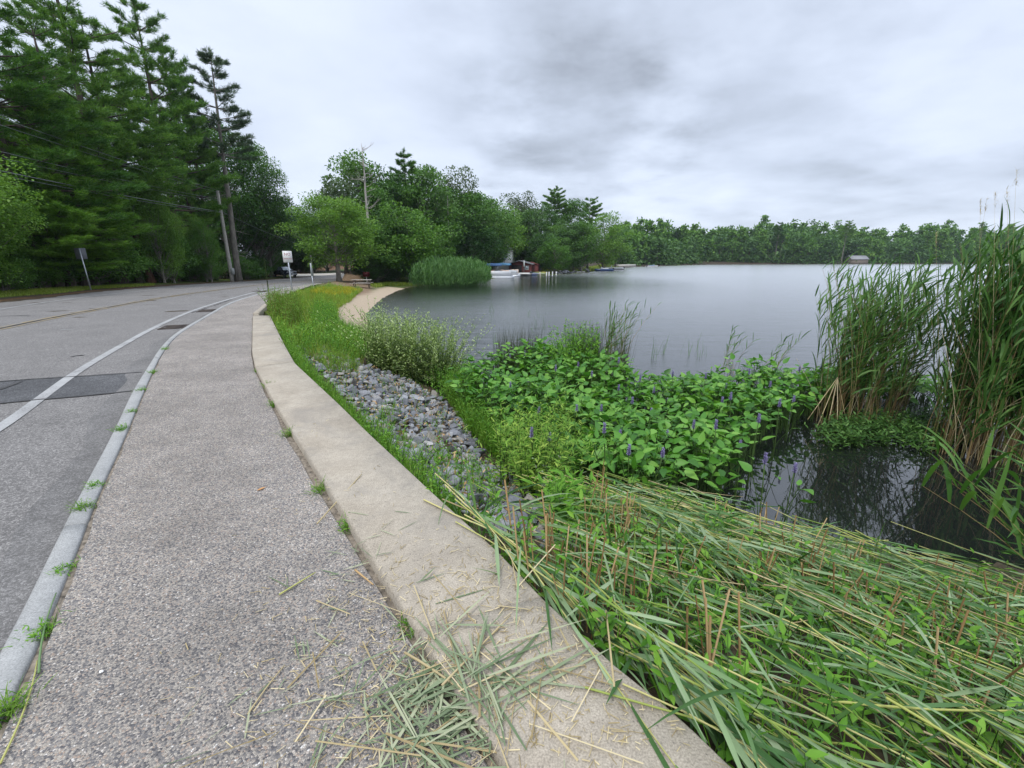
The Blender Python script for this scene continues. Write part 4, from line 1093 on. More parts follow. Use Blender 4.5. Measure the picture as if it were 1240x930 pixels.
# flowering plants, each with its own leaves and violet spike
PROT = []
for k in range(6):
    a_, b_, c_ = MB(), MB(), MB(); h = rng.uniform(.66, .82)
    pickerel(a_, b_, np.zeros((1, 3)), np.array([h * .9]), 3)
    q = np.linspace(0, 1, 5); bend = rng.normal(size=2) * .06
    P = np.stack([bend[0] * q ** 2, bend[1] * q ** 2, h * q], 1); a_.tube(P, .006, 4)
    nb = 150; t = rng.random(nb); ang = rng.uniform(0, 6.28, nb); base = np.array([bend[0], bend[1], h])
    B = base + np.stack([np.cos(ang) * .010, np.sin(ang) * .010, .105 * t], 1)
    D = np.stack([np.cos(ang), np.sin(ang), .4 + 0 * t], 1)
    c_.add(*blades(B, D, rng.uniform(.010, .020, nb) * (1.15 - .6 * t), .010, .2, 1, 'needle', rng.uniform(0, 3, nb)))
    c_.tube(base + np.array([[0, 0, -.01], [0, 0, .05], [0, 0, .11]]), [.006, .009, .002], 5)
    PROT.append((a_.mesh('stalk', M_STALK), b_.mesh('leaves', M_PICK), c_.mesh('flower_spike', M_SPIKE)))
fpx = [(645, 640), (662, 612), (692, 560), (722, 556), (655, 560), (616, 520), (640, 505), (668, 500), (700, 490), (716, 505), (742, 520), (768, 515), (790, 520), (812, 508), (846, 515), (870, 520), (902, 505), (925, 520), (952, 535),
       (965, 495), (980, 498), (905, 590), (890, 608), (860, 600), (832, 580), (800, 590), (780, 560), (762, 545), (745, 590), (730, 630), (756, 650), (785, 640), (880, 555), (935, 560), (862, 545), (620, 470), (638, 466), (684, 470), (742, 492), (945, 655), (912, 672)]
for i, (u, v) in enumerate(fpx):
    q_ = G(u, v, LAKE); zb = max(LAKE - .02, tz(q_[0], q_[1])); k = i % 6
    root = empty('pickerelweed', (q_[0], q_[1], zb), rng.uniform(0, 6.28), "pickerelweed plant bearing an upright violet flower spike among the dense leaves", 'water plant', 'flowering pickerelweed plants in the shallows')
    root.scale = (1, 1, rng.uniform(1.05, 1.3))
    for nm, me_ in zip(('stalk', 'leaves', 'flower_spike'), PROT[k]):
        ob = bpy.data.objects.new(nm, me_); COL.objects.link(ob); ob.parent = root

# ---- reeds
def reed_clump(mbs, mbl, B, H, lean=(0, 0), nleaf=11, lL=.42, lW=.022, fan=.12, brown=.5, start=.28, wind=(.5, 0)):
    n = len(B); H = np.broadcast_to(np.asarray(H, float), (n,)) * rng.uniform(.72, 1.06, n); m = 8; q = np.linspace(0, 1, m)
    ld = np.array(lean)[None] + rng.normal(size=(n, 2)) * fan
    P = B[:, None] + np.concatenate([H[:, None, None] * (q ** 1.7)[None, :, None] * ld[:, None], (H[:, None] * q[None] * (1 - .06 * q))[:, :, None]], 2)
    mbs.add(*tubes(P, np.broadcast_to(.0055 * (1.1 - .75 * q), (n, m)), 3))
    i = np.repeat(np.arange(n), nleaf); s = np.tile(np.linspace(start, 1, nleaf), n) + rng.normal(size=n * nleaf) * .02; s = np.clip(s, 0, 1)
    Bp = B[i] + np.concatenate([(H[i] * s ** 1.7)[:, None] * ld[i], (H[i] * s * (1 - .06 * s))[:, None]], 1)
    ang = np.repeat(rng.uniform(0, 6.28, n), nleaf) + np.tile(np.arange(nleaf) * math.pi, n) + rng.normal(size=len(i)) * .5
    D = np.stack([np.cos(ang) * .55 + wind[0], np.sin(ang) * .55 + wind[1], .75 + .5 * s], 1)
    l = lL * rng.uniform(.6, 1.2, len(i)) * (1 - .35 * np.abs(s - .6))
    mbl.add(*blades(Bp, D, l, lW * rng.uniform(.7, 1.25, len(i)), rng.uniform(.5, 1.5, len(i)), 4, 'lance', rng.normal(size=len(i)) * .6, .25))
def reed_stand(poly, n, H, label, lean=(0, 0), zoff=0.0, plumes=0, **kw):
    c = np.mean(poly, 0); o = empty('reed_clump', (0, 0, 0), 0, label, 'reeds'); a_, b_ = MB(), MB()
    X = sample_poly(poly, n); B = np.column_stack([X, np.maximum(LAKE - .05, terrain(X[:, 0], X[:, 1]))])
    reed_clump(a_, b_, B, H, lean, **kw)
    # dead stalks of last year, bare and straw coloured
    k = max(4, n // 3); X = sample_poly(poly, k); B = np.column_stack([X, np.full(k, LAKE)]); q = np.linspace(0, 1, 5)
    hh = (np.mean(H) * rng.uniform(.2, .62, k)); ld = rng.normal(size=(k, 2)) * .22
    P = B[:, None] + np.concatenate([hh[:, None, None] * (q ** 1.4)[None, :, None] * ld[:, None], (hh[:, None] * q[None])[:, :, None]], 2)
    a_.add(*tubes(P, np.broadcast_to(.005 * (1.1 - .5 * q), (k, 5)), 3), 1)
    a_.build('stems', [M_REEDSTEM, M_STRAW], o); b_.build('leaves', M_REED, o)
    return o
PL = np.array([L(u, v) for u, v in [(978, 500), (1005, 492), (1075, 496), (1098, 506), (1080, 520), (1025, 522), (988, 514)]])
rl = reed_stand(PL, 165, np.full(165, 3.15), "tall wind-combed green reed clump with open water on both sides", lean=(.10, .0), nleaf=13, lL=.50, lW=.028, fan=.19, wind=(.50, .1), start=.28)
PRr = np.array([L(u, v) for u, v in [(1110, 540), (1150, 520), (1240, 515), (1400, 530), (1400, 600), (1260, 575), (1160, 560)]])
rr = reed_stand(PRr, 640, np.full(640, 3.75), "dense tall reed clump at the right edge with brown lower stems and plumes", lean=(.02, .0), nleaf=18, lL=.55, lW=.034, fan=.10, wind=(.30, .05), start=.18)
pm = MB()
for (u, v, vt, ut) in [(1215, 560, 205, 1231), (1185, 560, 242, 1187), (1150, 545, 240, 1195), (1140, 540, 282, 1133), (1230, 560, 228, 1219), (1200, 560, 235, 1205)]:
    b = G(u, v, LAKE); t = AT(ut, vt, b[1] + .3); q = np.linspace(0, 1, 7)[:, None]
    P = b * (1 - q) + t * q; pm.tube(P, .0045 * (1.2 - q[:, 0]), 4)
    n = 34; s_ = rng.random(n); Bq = t + (b - t) / np.linalg.norm(b - t) * (s_ * .22)[:, None]
    pm.add(*blades(Bq, rdir(n, .7, .6) + np.array([.5, 0, 0]), rng.uniform(.03, .08, n), .006, .9, 2, 'grass'))
pm.build('plume', M_STRAW, rr)
# the reed bed in front of the left shore
PB = np.array([L(u, v) for u, v in [(495, 348.6), (520, 349.6), (560, 349), (588, 346), (596, 341), (575, 340), (540, 342), (505, 345)]])
o = empty('reed_bed', (0, 0, 0), 0, "broad rounded bed of fresh green reeds beside the beach", 'reeds'); a_, b_ = MB(), MB()
X = sample_poly(PB, 1500); B = np.column_stack([X, np.full(len(X), LAKE)])
dd = np.clip(poly_sd(PB, X) / 2.2, 0, 1); H = 1.7 + 1.5 * dd ** .6
M_BED = leaf_mat("fresh_reed_leaf", [(.042, .11, .030), (.078, .17, .050), (.125, .23, .075)], .3, .5, .3, .5, .3)
reed_clump(a_, b_, B, H, (.0, 0), nleaf=7, lL=.75, lW=.075, fan=.07, start=.2, wind=(.1, 0)); a_.build('stems', M_BED, o); b_.build('leaves', M_BED, o)
# thin open reeds and dark rush at the outer edge of the pickerelweed
for (poly, n, H, lab) in [([(722, 448), (752, 448), (756, 456), (726, 458)], 34, 2.0, "sparse thin reeds at the tip of the pickerelweed bed"), ([(868, 448), (884, 447), (890, 455), (872, 456)], 6, 1.35, "few thin reed stalks rising right of the violet spikes"),
                          ([(922, 452), (945, 452), (945, 458), (925, 458)], 5, 1.3, "few thin reed stalks left of the tall wind-combed clump")]:
    reed_stand(np.array([L(*q) for q in poly]), n, np.full(n, H), lab, (.12, 0), nleaf=8, lL=.36, lW=.02, fan=.16)
for (poly, n, h, lab) in [([(600, 452), (650, 444), (655, 458), (606, 466)], 170, 1.3, "dark rush tuft at the left rim of the pickerelweed bed"), ([(688, 455), (726, 455), (730, 466), (692, 468)], 190, 1.45, "dark rush tuft beside the sparse thin reeds"), ([(738, 462), (756, 460), (757, 468), (742, 470)], 60, 1.3, "small green rush tuft at the outer tip of the pickerelweed bed")]:
    mb = MB(); X = sample_poly(np.array([L(*q) for q in poly]), n); grass(mb, np.column_stack([X, np.full(n, LAKE)]), 5, h, .008, .35, .18, .06, 4)
    o = mb.build('rush_tuft', M_SEDGE); tag(o, lab, 'rush')
# small emergent stalks standing in open water
mb = MB(); X = np.array([L(u, v) for u, v in [(596, 385), (596, 378), (655, 385), (660, 398), (640, 382), (573, 420), (600, 420), (800, 430), (850, 432), (805, 428), (845, 425), (830, 430), (790, 436), (640, 398)]])
X = np.repeat(X, 3, 0) + rng.normal(size=(len(X) * 3, 2)) * .12; grass(mb, np.column_stack([X, np.full(len(X), LAKE)]), 2, .7, .012, .35, .25, .03, 4)
o = mb.build('water_grass', M_REED); tag(o, "few single grass stalks standing in the open water", 'water grass', kind='stuff')
# broad-leaved smartweed at the foot of the tall reeds
SM = np.array([L(u, v) for u, v in [(985, 535), (1010, 515), (1060, 512), (1110, 508), (1170, 515), (1190, 540), (1120, 552), (1060, 540), (1010, 548)]])
a_, b_ = MB(), MB(); X = sample_poly(SM, 380); leafy(a_, b_, np.column_stack([X, np.full(len(X), LAKE)]), .34, 8, .14, .045, .5)
a_.add(np.concatenate(b_.V), np.concatenate([f for f, _ in b_.F]), 1)
o = a_.build('smartweed', [M_STALK, M_REED]); tag(o, "low leafy smartweed mat at the foot of the tall reeds", 'water plants', kind='stuff')
SM2 = np.array([L(u, v) for u, v in [(1120, 500), (1140, 488), (1000, 470), (960, 470), (985, 500)]])
pl2 = MB(); ps2 = MB(); X = sample_poly(SM2, 220); pickerel(ps2, pl2, np.column_stack([X, np.full(len(X), LAKE)]), np.full(len(X), .55), 4)
ps2.add(np.concatenate(pl2.V), np.concatenate([f for f, _ in pl2.F]), 1)
o = ps2.build('pickerelweed_foliage', [M_STALK, M_PICK]); tag(o, "pickerelweed leaves spreading behind the tall reed clump", 'water plants', kind='stuff')

# ---- bank in front: stubble, weeds and mown reeds lying down
wo = resample(wall_out, 60)
cut_poly = np.vstack([[(2.6, -1.6)], wo[6:20, :2] + np.array([.03, .02]), GTP([(640, 690), (690, 668), (716, 640), (716, 600), (760, 600), (830, 640), (930, 675), (1040, 705), (1160, 726), (1330, 760)]), [(8, .2), (7, -2.5)]])
wdir = unit(np.array(wo[8, :2] - wo[30, :2]))          # along the wall, towards the viewer
X = sample_poly(cut_poly, 1050)
wd = MB(); wl_ = MB()
leafy(wd, wl_, to3(X), .50, 10, .10, .036, .35, fold=.3)
X = sample_poly(cut_poly, 1700); grass(wl_, to3(X), 4, .36, .009, 1.0, .5, .05, 4, 1)
wd.add(np.concatenate(wl_.V), np.concatenate([f for f, _ in wl_.F if f.shape[1] == 4]), 1)
o = wd.build('bank_weeds', [M_STALK, M_WEED]); tag(o, "green weeds and grass coming up through the mown reeds", 'weeds', kind='stuff')
# stubble
n = 800
cc = sample_poly(cut_poly, 120); X = np.repeat(cc, 7, 0)[:n] + rng.normal(size=(n, 2)) * .075; X = X[in_poly(cut_poly, X)]; n = len(X)
B = to3(X, -.02); q = np.linspace(0, 1, 3); ld = np.repeat(rng.normal(size=(n, 2)) * .14, 1, 0); h = rng.uniform(.34, .66, n)
P = B[:, None] + np.concatenate([h[:, None, None] * q[None, :, None] * ld[:, None], (h[:, None] * q[None])[:, :, None]], 2)
mb = MB(); mb.add(*tubes(P, rng.uniform(.0032, .0056, n)[:, None] * np.ones((1, 3)), 5))
o = mb.build('reed_stubble', M_STUB); tag(o, "brown upright stubble of cut reed stalks on the bank", 'stubble', kind='stuff')
# fallen reeds
def fallen(n, poly, lo, hi, ang_sd, lmin, lmax, mbs, mbl, nleaf=7, lL=.42, lW=.020, sr=.0052, zf=None, dirv=None):
    X = sample_poly(poly, n); dv = wdir if dirv is None else dirv
    a0 = math.atan2(dv[1], dv[0]); a = a0 + rng.normal(size=n) * ang_sd + np.where(rng.random(n) < .12, rng.uniform(-1.5, 1.5, n), 0)
    L_ = rng.uniform(lmin, lmax, n); m = 7; q = np.linspace(-.5, .5, m)
    bend = rng.normal(size=n) * .12
    d = np.stack([np.cos(a), np.sin(a)], 1); nn = np.stack([-np.sin(a), np.cos(a)], 1)
    XY_ = X[:, None] + L_[:, None, None] * (q[None, :, None] * d[:, None] + (q ** 2)[None, :, None] * bend[:, None, None] * nn[:, None])
    zt = terrain(XY_[:, :, 0].ravel(), XY_[:, :, 1].ravel()).reshape(n, m) if zf is None else zf
    de, se = pl_dist(EDGE, XY_.reshape(-1, 2)); de = (de * se).reshape(n, m)
    if zf is None:
        zt = np.maximum(zt, LAKE - .05)
        zmean = zt.mean(1, keepdims=True); zt = .5 * zt + .5 * (zmean + (zt[:, -1:] - zt[:, :1]) * q[None])
    lift = rng.uniform(lo, hi, n)[:, None]
    Z = zt + lift + rng.normal(size=(n, 1)) * (.10 * (hi - lo)) * q[None] * 2
    if zf is None: Z = np.where(de < .12, np.maximum(Z, WALLTOP + .012 + .3 * np.maximum(Z - WALLTOP, 0)), Z)
    P = np.concatenate([XY_, Z[:, :, None]], 2)
    ok = np.ones(n, bool) if zf is not None else de.min(1) > -.18
    P = P[ok]; n = len(P)
    if n == 0: return
    mbs.add(*tubes(P, sr * rng.uniform(.7, 1.2, n)[:, None] * np.linspace(1.1, .5, m)[None], 4))
    if nleaf:
        i = np.repeat(np.arange(n), nleaf); s_ = np.tile(np.linspace(.25, .98, nleaf), n) * (m - 1); k = np.minimum(s_.astype(int), m - 2); f = (s_ - k)[:, None]
        B = P[i, k] * (1 - f) + P[i, k + 1] * f; T = unit(P[i, k + 1] - P[i, k])
        D = T + rng.normal(size=T.shape) * np.array([.28, .28, .10])
        B[:, 2] += .004
        mbl.add(*blades(B, D, lL * rng.uniform(.5, 1.25, len(i)), lW * rng.uniform(.6, 1.3, len(i)), rng.uniform(-.05, .25, len(i)), 4, 'lance', rng.normal(size=len(i)) * .7, .2))
fs, fl_ = MB(), MB()
fallen(170, cut_poly, .08, .40, .6, .9, 2.1, fs, fl_, lW=.017)
low = np.vstack([cut_poly[:15], [tuple(GT(760, 700)[:2]), tuple(GT(1000, 760)[:2]), (7, .2), (7, -2.5)]])
fallen(150, low, .12, .46, .5, 1.0, 2.2, fs, fl_, lW=.017)
upper = GTP([(712, 610), (780, 618), (900, 665), (1010, 698), (1240, 735), (1330, 770), (1100, 770), (900, 725), (740, 670)])
fallen(120, upper, .20, .50, .4, .9, 2.2, fs, fl_, lW=.018)
# reeds drooping over the wall edge
fallen(24, np.vstack([wo[6:17, :2] + np.array([.05, .03]), wo[6:17, :2][::-1] + np.array([.30, .2])]), .12, .22, .10, .9, 1.7, fs, fl_, lW=.024)
o = fs.build('fallen_reed_stems', M_CUTSTEM); tag(o, "yellow green stems of mown reeds lying along the bank", 'mown reeds', kind='stuff')
o = fl_.build('fallen_reed_leaves', M_CUTLEAF); tag(o, "limp grey green leaves of mown reeds lying along the bank", 'mown reeds', kind='stuff')
# dry stems thrown across
ds = MB(); fallen(200, cut_poly, .2, .5, .9, .5, 1.5, ds, MB(), 0, sr=.0045); o = ds.build('dry_reed_straw', M_STRAW); tag(o, "pale dry reed stalks thrown across the mown bank", 'straw', kind='stuff')
# bent and broken leaves sticking out of the tangle, and fresh upright blades
tg = MB(); X = sample_poly(cut_poly, 2600); n = len(X); P = to3(X, 0) + np.column_stack([0 * X, rng.uniform(.05, .46, n)]); a = math.atan2(wdir[1], wdir[0]) + rng.normal(size=n) * .9
tg.add(*blades(P, np.stack([np.cos(a), np.sin(a), rng.normal(size=n) * .35 + .12], 1), rng.uniform(.18, .55, n), rng.uniform(.006, .016, n), rng.uniform(.1, 1.1, n), 5, 'lance', rng.normal(size=n) * .8, .22))
X = sample_poly(cut_poly, 620); P = to3(X, .05); n = len(X)
tg.add(*blades(P, rdir(n, 0, .45) * np.array([1, 1, 0]) + np.array([0, 0, 1.0]), rng.uniform(.35, .75, n), rng.uniform(.010, .020, n), rng.uniform(.3, 1.4, n), 5, 'lance', rng.normal(size=n) * .8, .22), 1)
o = tg.build('tangled_reed_leaves', [M_CUTLEAF, M_REED]); tag(o, "tangled bent reed leaves sticking out of the mown bank", 'mown reeds', kind='stuff')
# long arching reed leaves at the right edge
arch = reed_stand(np.array([G(u, v, -1.2)[:2] for u, v in [(1250, 740), (1320, 700), (1380, 740), (1300, 800)]]), 16, np.full(16, 1.5), "few arching reeds leaning in at the lower right edge", lean=(-.45, .05), nleaf=9, lL=.6, lW=.03, fan=.25, wind=(-.5, 0), start=.3)

# ---- weeds and grass between wall and stones
wo2 = resample(wall_out, 200); sel = (wo2[:, 1] > 2.6); W_ = wo2[sel]
nrm = np.stack([np.gradient(W_[:, 1]), -np.gradient(W_[:, 0])], 1); nrm = unit(nrm)
k = rng.integers(0, len(W_), 1500); off_ = np.abs(rng.normal(size=1500)) * .11 + .04
X = W_[k, :2] + nrm[k] * off_[:, None]; X3 = to3(X)
gm = MB(); grass(gm, X3, 5, .24, .007, 1.0, .5, .04, 4)
k = rng.integers(0, len(W_), 420); X = W_[k, :2] + nrm[k] * (np.abs(rng.normal(size=420)) * .13 + .05)[:, None]
a_, b_ = MB(), MB(); leafy(a_, b_, to3(X), .30, 9, .055, .018, .3)
gm.add(np.concatenate(b_.V), np.concatenate([f for f, _ in b_.F]), 1); gm.add(np.concatenate(a_.V), np.concatenate([f for f, _ in a_.F]), 1)
o = gm.build('wall_weeds', [M_GRASS, M_WEED]); tag(o, "grass and small weeds along the lake side of the wall", 'weeds', kind='stuff')
# greenery on and around the stones
def patch(poly_px, n, kind, name, label, mats, H=.3, per=5, W=.007, nleaf=9, lL=.06, lW=.02, mul=1.0, poly=None, lean=.3, up=.35, segs=3):
    P_ = GTP(poly_px) if poly is None else poly
    mb = MB(); X3 = to3(sample_poly(P_, n)); X3[:, 2] = np.maximum(X3[:, 2], LAKE)
    if 'g' in kind: grass(mb, X3, per, H, W, .9, .45, .05, 4)
    if 'l' in kind:
        a_, b_ = MB(), MB(); leafy(a_, b_, X3[:max(3, int(n * mul))], H * 1.1, nleaf, lL, lW, lean, up=up)
        mb.add(np.concatenate(b_.V), np.concatenate([f for f, _ in b_.F]), 1); mb.add(np.concatenate(a_.V), np.concatenate([f for f, _ in a_.F]), len(mats) - 1)
    o = mb.build(name, mats)
    return o
tag(patch([(440, 520), (470, 500), (500, 545), (590, 575), (620, 600), (600, 625), (545, 605), (490, 565)], 80, 'gl', 'stone_weeds', '', [M_GRASS, M_WEED], .28, 5), "weeds growing up through the riprap near the wall", 'weeds', kind='stuff')
tag(patch([(366, 428), (395, 418), (440, 430), (430, 455), (400, 455)], 300, 'gl', 'stone_weeds', '', [M_MEADOW, M_WEED], .32, 5), "bright weeds growing over the upper end of the riprap", 'weeds', kind='stuff')
tag(patch([(560, 470), (590, 520), (640, 560), (600, 560), (565, 520), (540, 480)], 420, 'gl', 'bank_grass', '', [M_GRASS, M_WEED], .55, 5, .011, 9, .12, .02), "tall grass between riprap and pickerelweed", 'grass', kind='stuff')
tag(patch([(440, 440), (500, 455), (540, 478), (556, 500), (575, 480), (540, 455), (470, 430)], 260, 'gl', 'bank_grass', '', [M_GRASS, M_WEED], .35, 5, .010, 9, .09, .02), "grass under the willow bush at the rim of the riprap", 'grass', kind='stuff')
mb = MB(); X3 = to3(sample_poly(rip, 90)); a_, b_ = MB(), MB(); leafy(a_, b_, X3, .26, 9, .055, .016, .3); grass(mb, to3(sample_poly(rip, 130)), 5, .24, .007, .9, .5, .03, 4)
mb.add(np.concatenate(b_.V), np.concatenate([f for f, _ in b_.F]), 1); mb.add(np.concatenate(a_.V), np.concatenate([f for f, _ in a_.F]), 1)
o = mb.build('stone_weeds', [M_GRASS, M_WEED]); tag(o, "sparse weeds rooted between the riprap stones", 'weeds', kind='stuff')
# broad leaf clump near the fallen reeds
tag(patch([(660, 640), (690, 615), (712, 622), (700, 650), (672, 655)], 60, 'l', 'dock_weed', '', [M_GRASS, M_WEED, M_STALK], .42, 5, .01, 7, .20, .055), "bright broad-leaved weed clump at the lower end of the riprap", 'weed')
# yellow green goldenrod
gp = GTP([(604, 588), (625, 566), (684, 562), (706, 590), (675, 610), (632, 608)])
def bush(name, label, cat, poly, n, H, nleaf, lL, lW, mat, lean, stem=M_STALK, sr=.005, up=.6, group=None, start=.15):
    o = empty(name, (0, 0, 0), 0, label, cat, group); a_, b_ = MB(), MB(); X3 = to3(sample_poly(poly, n)); X3[:, 2] = np.maximum(X3[:, 2], LAKE)
    leafy(a_, b_, X3, H, nleaf, lL, lW, lean, start, up=up, sr=sr)
    a_.build('stems', stem, o); b_.build('leaves', mat, o); return o
bush('goldenrod', "yellow green feathery goldenrod clump at the foot of the riprap", 'plant', gp, 260, .95, 30, .13, .026, M_GOLD, .42, up=.25)
bush('pale_herb', "pale whitish cut-leaved herb at the edge of the goldenrod", 'plant', GTP([(650, 602), (700, 598), (706, 612), (660, 618)]), 22, .5, 12, .10, .05, leaf_mat("pale_herb_leaf", [(.22, .27, .15), (.32, .37, .24), (.42, .46, .33)], .3, .5, .3, .6, 2), .4)
# silvery willow bush
b0 = GT(500, 458)
wp = np.array([b0[:2] + np.array([1.2 * math.cos(t), .65 * math.sin(t)]) for t in np.linspace(0, 6.28, 13)[:-1]])
bush('willow_bush', "rounded silvery green willow bush at the head of the riprap", 'bush', wp, 420, 1.5, 50, .10, .036, M_SILV, .5, M_STALK, .006, .55, start=.08)
b1 = GT(530, 470); wp2 = np.array([b1[:2] + np.array([.35 * math.cos(t), .3 * math.sin(t)]) for t in np.linspace(0, 6.28, 9)[:-1]])
bush('herb_clump', "leafy dark green herb clump right below the willow bush", 'plant', GTP([(525, 470), (560, 462), (585, 480), (560, 500), (535, 490)]), 90, .6, 16, .09, .03, M_WEED, .3)
# leafy mound rising behind the pickerelweed
mo = np.array([L(u, v) for u, v in [(660, 470), (690, 455), (722, 458), (726, 472), (690, 480)]])
bush('leafy_mound', "bright leafy mound rising from the far side of the pickerelweed bed", 'plant', mo, 130, 1.45, 24, .13, .05, M_WEED, .2)

# ---- grassy bank beyond the wall
mead = GTP([(330, 395), (325, 378), (340, 366), (360, 356), (400, 347), (440, 352), (432, 358), (425, 366), (410, 374), (406, 395), (430, 410), (452, 425), (420, 428), (380, 420), (350, 425)])
tag(patch(None, 3600, 'gl', 'meadow_grass', '', [M_MEADOW, M_MEADOW, M_GRASS], .26, 6, .022, 6, .09, .03, .22, mead), "bright yellow green grass on the bank beyond the wall", 'grass', kind='stuff')
tag(patch(None, 420, 'gl', 'meadow_tufts', '', [M_GOLD, M_GOLD, M_GRASS], .48, 9, .018, 10, .10, .035, .6, mead), "taller yellow green weeds standing out of the bank grass", 'weeds', kind='stuff')
yl = MB(); X3 = to3(sample_poly(GTP([(375, 357), (385, 351.5), (420, 350), (432, 353), (422, 358), (395, 359)]), 3600)); grass(yl, X3, 3, .30, .05, .4, .7, .1, 2); o = yl.build('yellow_flowers', M_YELLOW); tag(o, "patch of yellow ground flowers in the bank grass", 'flowers', kind='stuff')
tag(patch(None, 900, 'gl', 'meadow_weeds', '', [M_GRASS, M_WEED, M_STALK], .38, 5, .012, 9, .10, .035, .8, GTP([(345, 422), (370, 400), (408, 392), (440, 405), (460, 425), (430, 440), (395, 425), (370, 432)])), "leafy weeds between the bank grass and the riprap", 'weeds', kind='stuff')
bush('tall_weeds', "tall reddish-stemmed weeds standing at the end of the wall", 'weeds', GTP([(325, 384), (335, 376), (352, 374), (366, 382), (366, 398), (345, 404), (334, 396)]), 330, .82, 30, .095, .020, M_GRASS, .2, M_RED, .006, .7, start=.22)
bush('weed_clump', "leafy weed clump with pale flower heads behind the tall weeds", 'weeds', GTP([(372, 392), (385, 374), (408, 378), (410, 396), (390, 402)]), 260, .62, 16, .10, .035, M_WEED, .3)
bush('mullein', "single tall dark seed stalk at the end of the pavement edge", 'weed', GTP([(326, 374), (328, 373), (329, 375), (327, 376)]), 4, 1.6, 26, .05, .02, M_SEDGE, .05, M_SEDGE, .012, .9, start=.5)
# beach rim grass, lawn, verges
tag(patch(None, 500, 'g', 'shore_grass', '', [M_MEADOW], .35, 5, .04, poly=GTP([(448, 347), (470, 343.6), (500, 344.6), (500, 346.6), (470, 346.4), (455, 349)])), "grass strip between beach and trees", 'grass', kind='stuff')
lw = MB(); X = GTP([(-120, 372), (0, 361), (60, 356.5), (112, 351), (185, 346), (185, 344), (112, 347.5), (60, 350), (0, 354), (-120, 360)]); X3 = to3(sample_poly(X, 4200)); grass(lw, X3, 4, .12, .03, .8, .6, .08, 2); o = lw.build('lawn_grass', M_MEADOW); tag(o, "thin mown grass on the verge left of the road", 'grass', kind='stuff')
sg = MB(); X = sample_poly(np.array([L(u, v) for u, v in [(600, 336), (640, 332.8), (740, 326.6), (748, 324), (745, 321), (700, 327), (640, 329), (590, 333)]]), 1800); grass(sg, to3(X), 4, .6, .12, .6, .6, .3, 2); o = sg.build('shore_grass', M_MEADOW); tag(o, "rough grass along the water on the point", 'grass', kind='stuff')

# ---- tufts in the joints of the pavement
VT = [(104, 618, .10, "in the kerb joint at the lower left"), (114, 592, .07, "in the kerb joint above the lower left tuft"), (150, 522, .09, "in the kerb joint beside the dark asphalt patch"), (160, 500, .06, "in the kerb joint below the dark asphalt patch edge"), (172, 474, .07, "in the kerb joint level with the patch"),
      (186, 452, .08, "in the kerb joint just above the patch"), (200, 424, .09, "in the kerb joint where the kerb bends"), (78, 694, .05, "in the kerb joint below a pale straw"), (50, 770, .07, "in the kerb joint near the bottom left corner"), (12, 868, .12, "largest, mossy, in the kerb joint at the bottom left corner"),
      (309, 404, .07, "at the wall foot near its far end"), (313, 450, .08, "at the wall foot beside the far wall joint"), (325, 470, .13, "thick, at the wall foot below the far wall joint"), (332, 492, .10, "flat, at the wall foot below the thick tuft"), (350, 528, .11, "with dry blades at the wall foot, middle of the wall"),
      (388, 596, .10, "with dry blades at the wall foot beside a long straw"), (424, 640, .09, "at the wall foot above the bark scrap"), (497, 760, .07, "small fresh one at the wall foot above the clippings")]
for u, v, h, lab in VT:
    b = G(u, v, -.02); mb = MB(); n = 26
    X3 = np.tile(b, (n, 1)) + rng.normal(size=(n, 3)) * np.array([.022, .03, 0]); grass(mb, X3, 3, h, .005, 1.3, .9, .015, 4)
    a_, b_ = MB(), MB(); leafy(a_, b_, X3[:9], h * .7, 6, .03, .011, .5)
    mb.add(np.concatenate(b_.V), np.concatenate([f for f, _ in b_.F]), 0)
    o = mb.build('weed_tuft', M_WEED if h < .1 else M_GRASS); tag(o, "green weed tuft " + lab, 'weed tuft', 'weed tufts in the pavement joints')

M_DRYLEAF = leaf_mat('drying_reed_leaf', [(.12, .165, .085), (.21, .255, .15), (.34, .36, .23)], .1, .55, .3, .8, 3)
# ---- mown bits blown over pavement and wall
def litter(n, pts, sd, zlo, zhi, lmin, lmax, w, mat, name, label, prof='lance', dirv=None, dsd=9, segs=3, cat='clippings'):
    mb = MB()
    c = np.array([G(u, v, 0)[:2] for u, v in pts]); k = rng.integers(0, len(c), n); X = c[k] + rng.normal(size=(n, 2)) * sd
    dE_, sE_ = pl_dist(wall_in, X); dO, sO = pl_dist(wall_out, X); dK, sK = pl_dist(kerb_in, X)
    on_wall = (sE_ > 0) & (sO < 0) & (dO > .02); on_walk = (sE_ < 0) & (sK > 0)
    ok = on_wall | on_walk; X = X[ok]; zb = np.where(on_wall[ok], WALLTOP, 0.0); n = len(X)
    P = np.column_stack([X, zb + rng.uniform(zlo, zhi, n)])
    a = rng.uniform(0, 6.28, n) if dirv is None else dirv + rng.normal(size=n) * dsd
    D = np.stack([np.cos(a), np.sin(a), rng.normal(size=n) * .012], 1)
    l = rng.uniform(lmin, lmax, n)
    mb.add(*blades(P, D, l, w * rng.uniform(.6, 1.4, n), .02, segs, prof, rng.normal(size=n) * .25))
    o = mb.build(name, mat); tag(o, label, cat, kind='stuff')
around = [(520, 850), (560, 880), (470, 830), (600, 800), (640, 860), (520, 900), (430, 880), (700, 860), (620, 740), (480, 770)]
litter(1500, around + [(720, 800), (640, 700), (780, 900), (560, 700)], .22, .003, .012, .012, .055, .0030, M_STRAW, 'reed_chaff', "pale chaff of mown reed strewn over wall and pavement", 'straw', segs=1)
litter(240, [(400, 600), (360, 530), (480, 690), (560, 640), (420, 750), (350, 750), (330, 850)], .22, .003, .01, .01, .05, .0028, M_STRAW, 'reed_chaff', "thin scatter of pale chaff further along the wall", 'straw', segs=1)
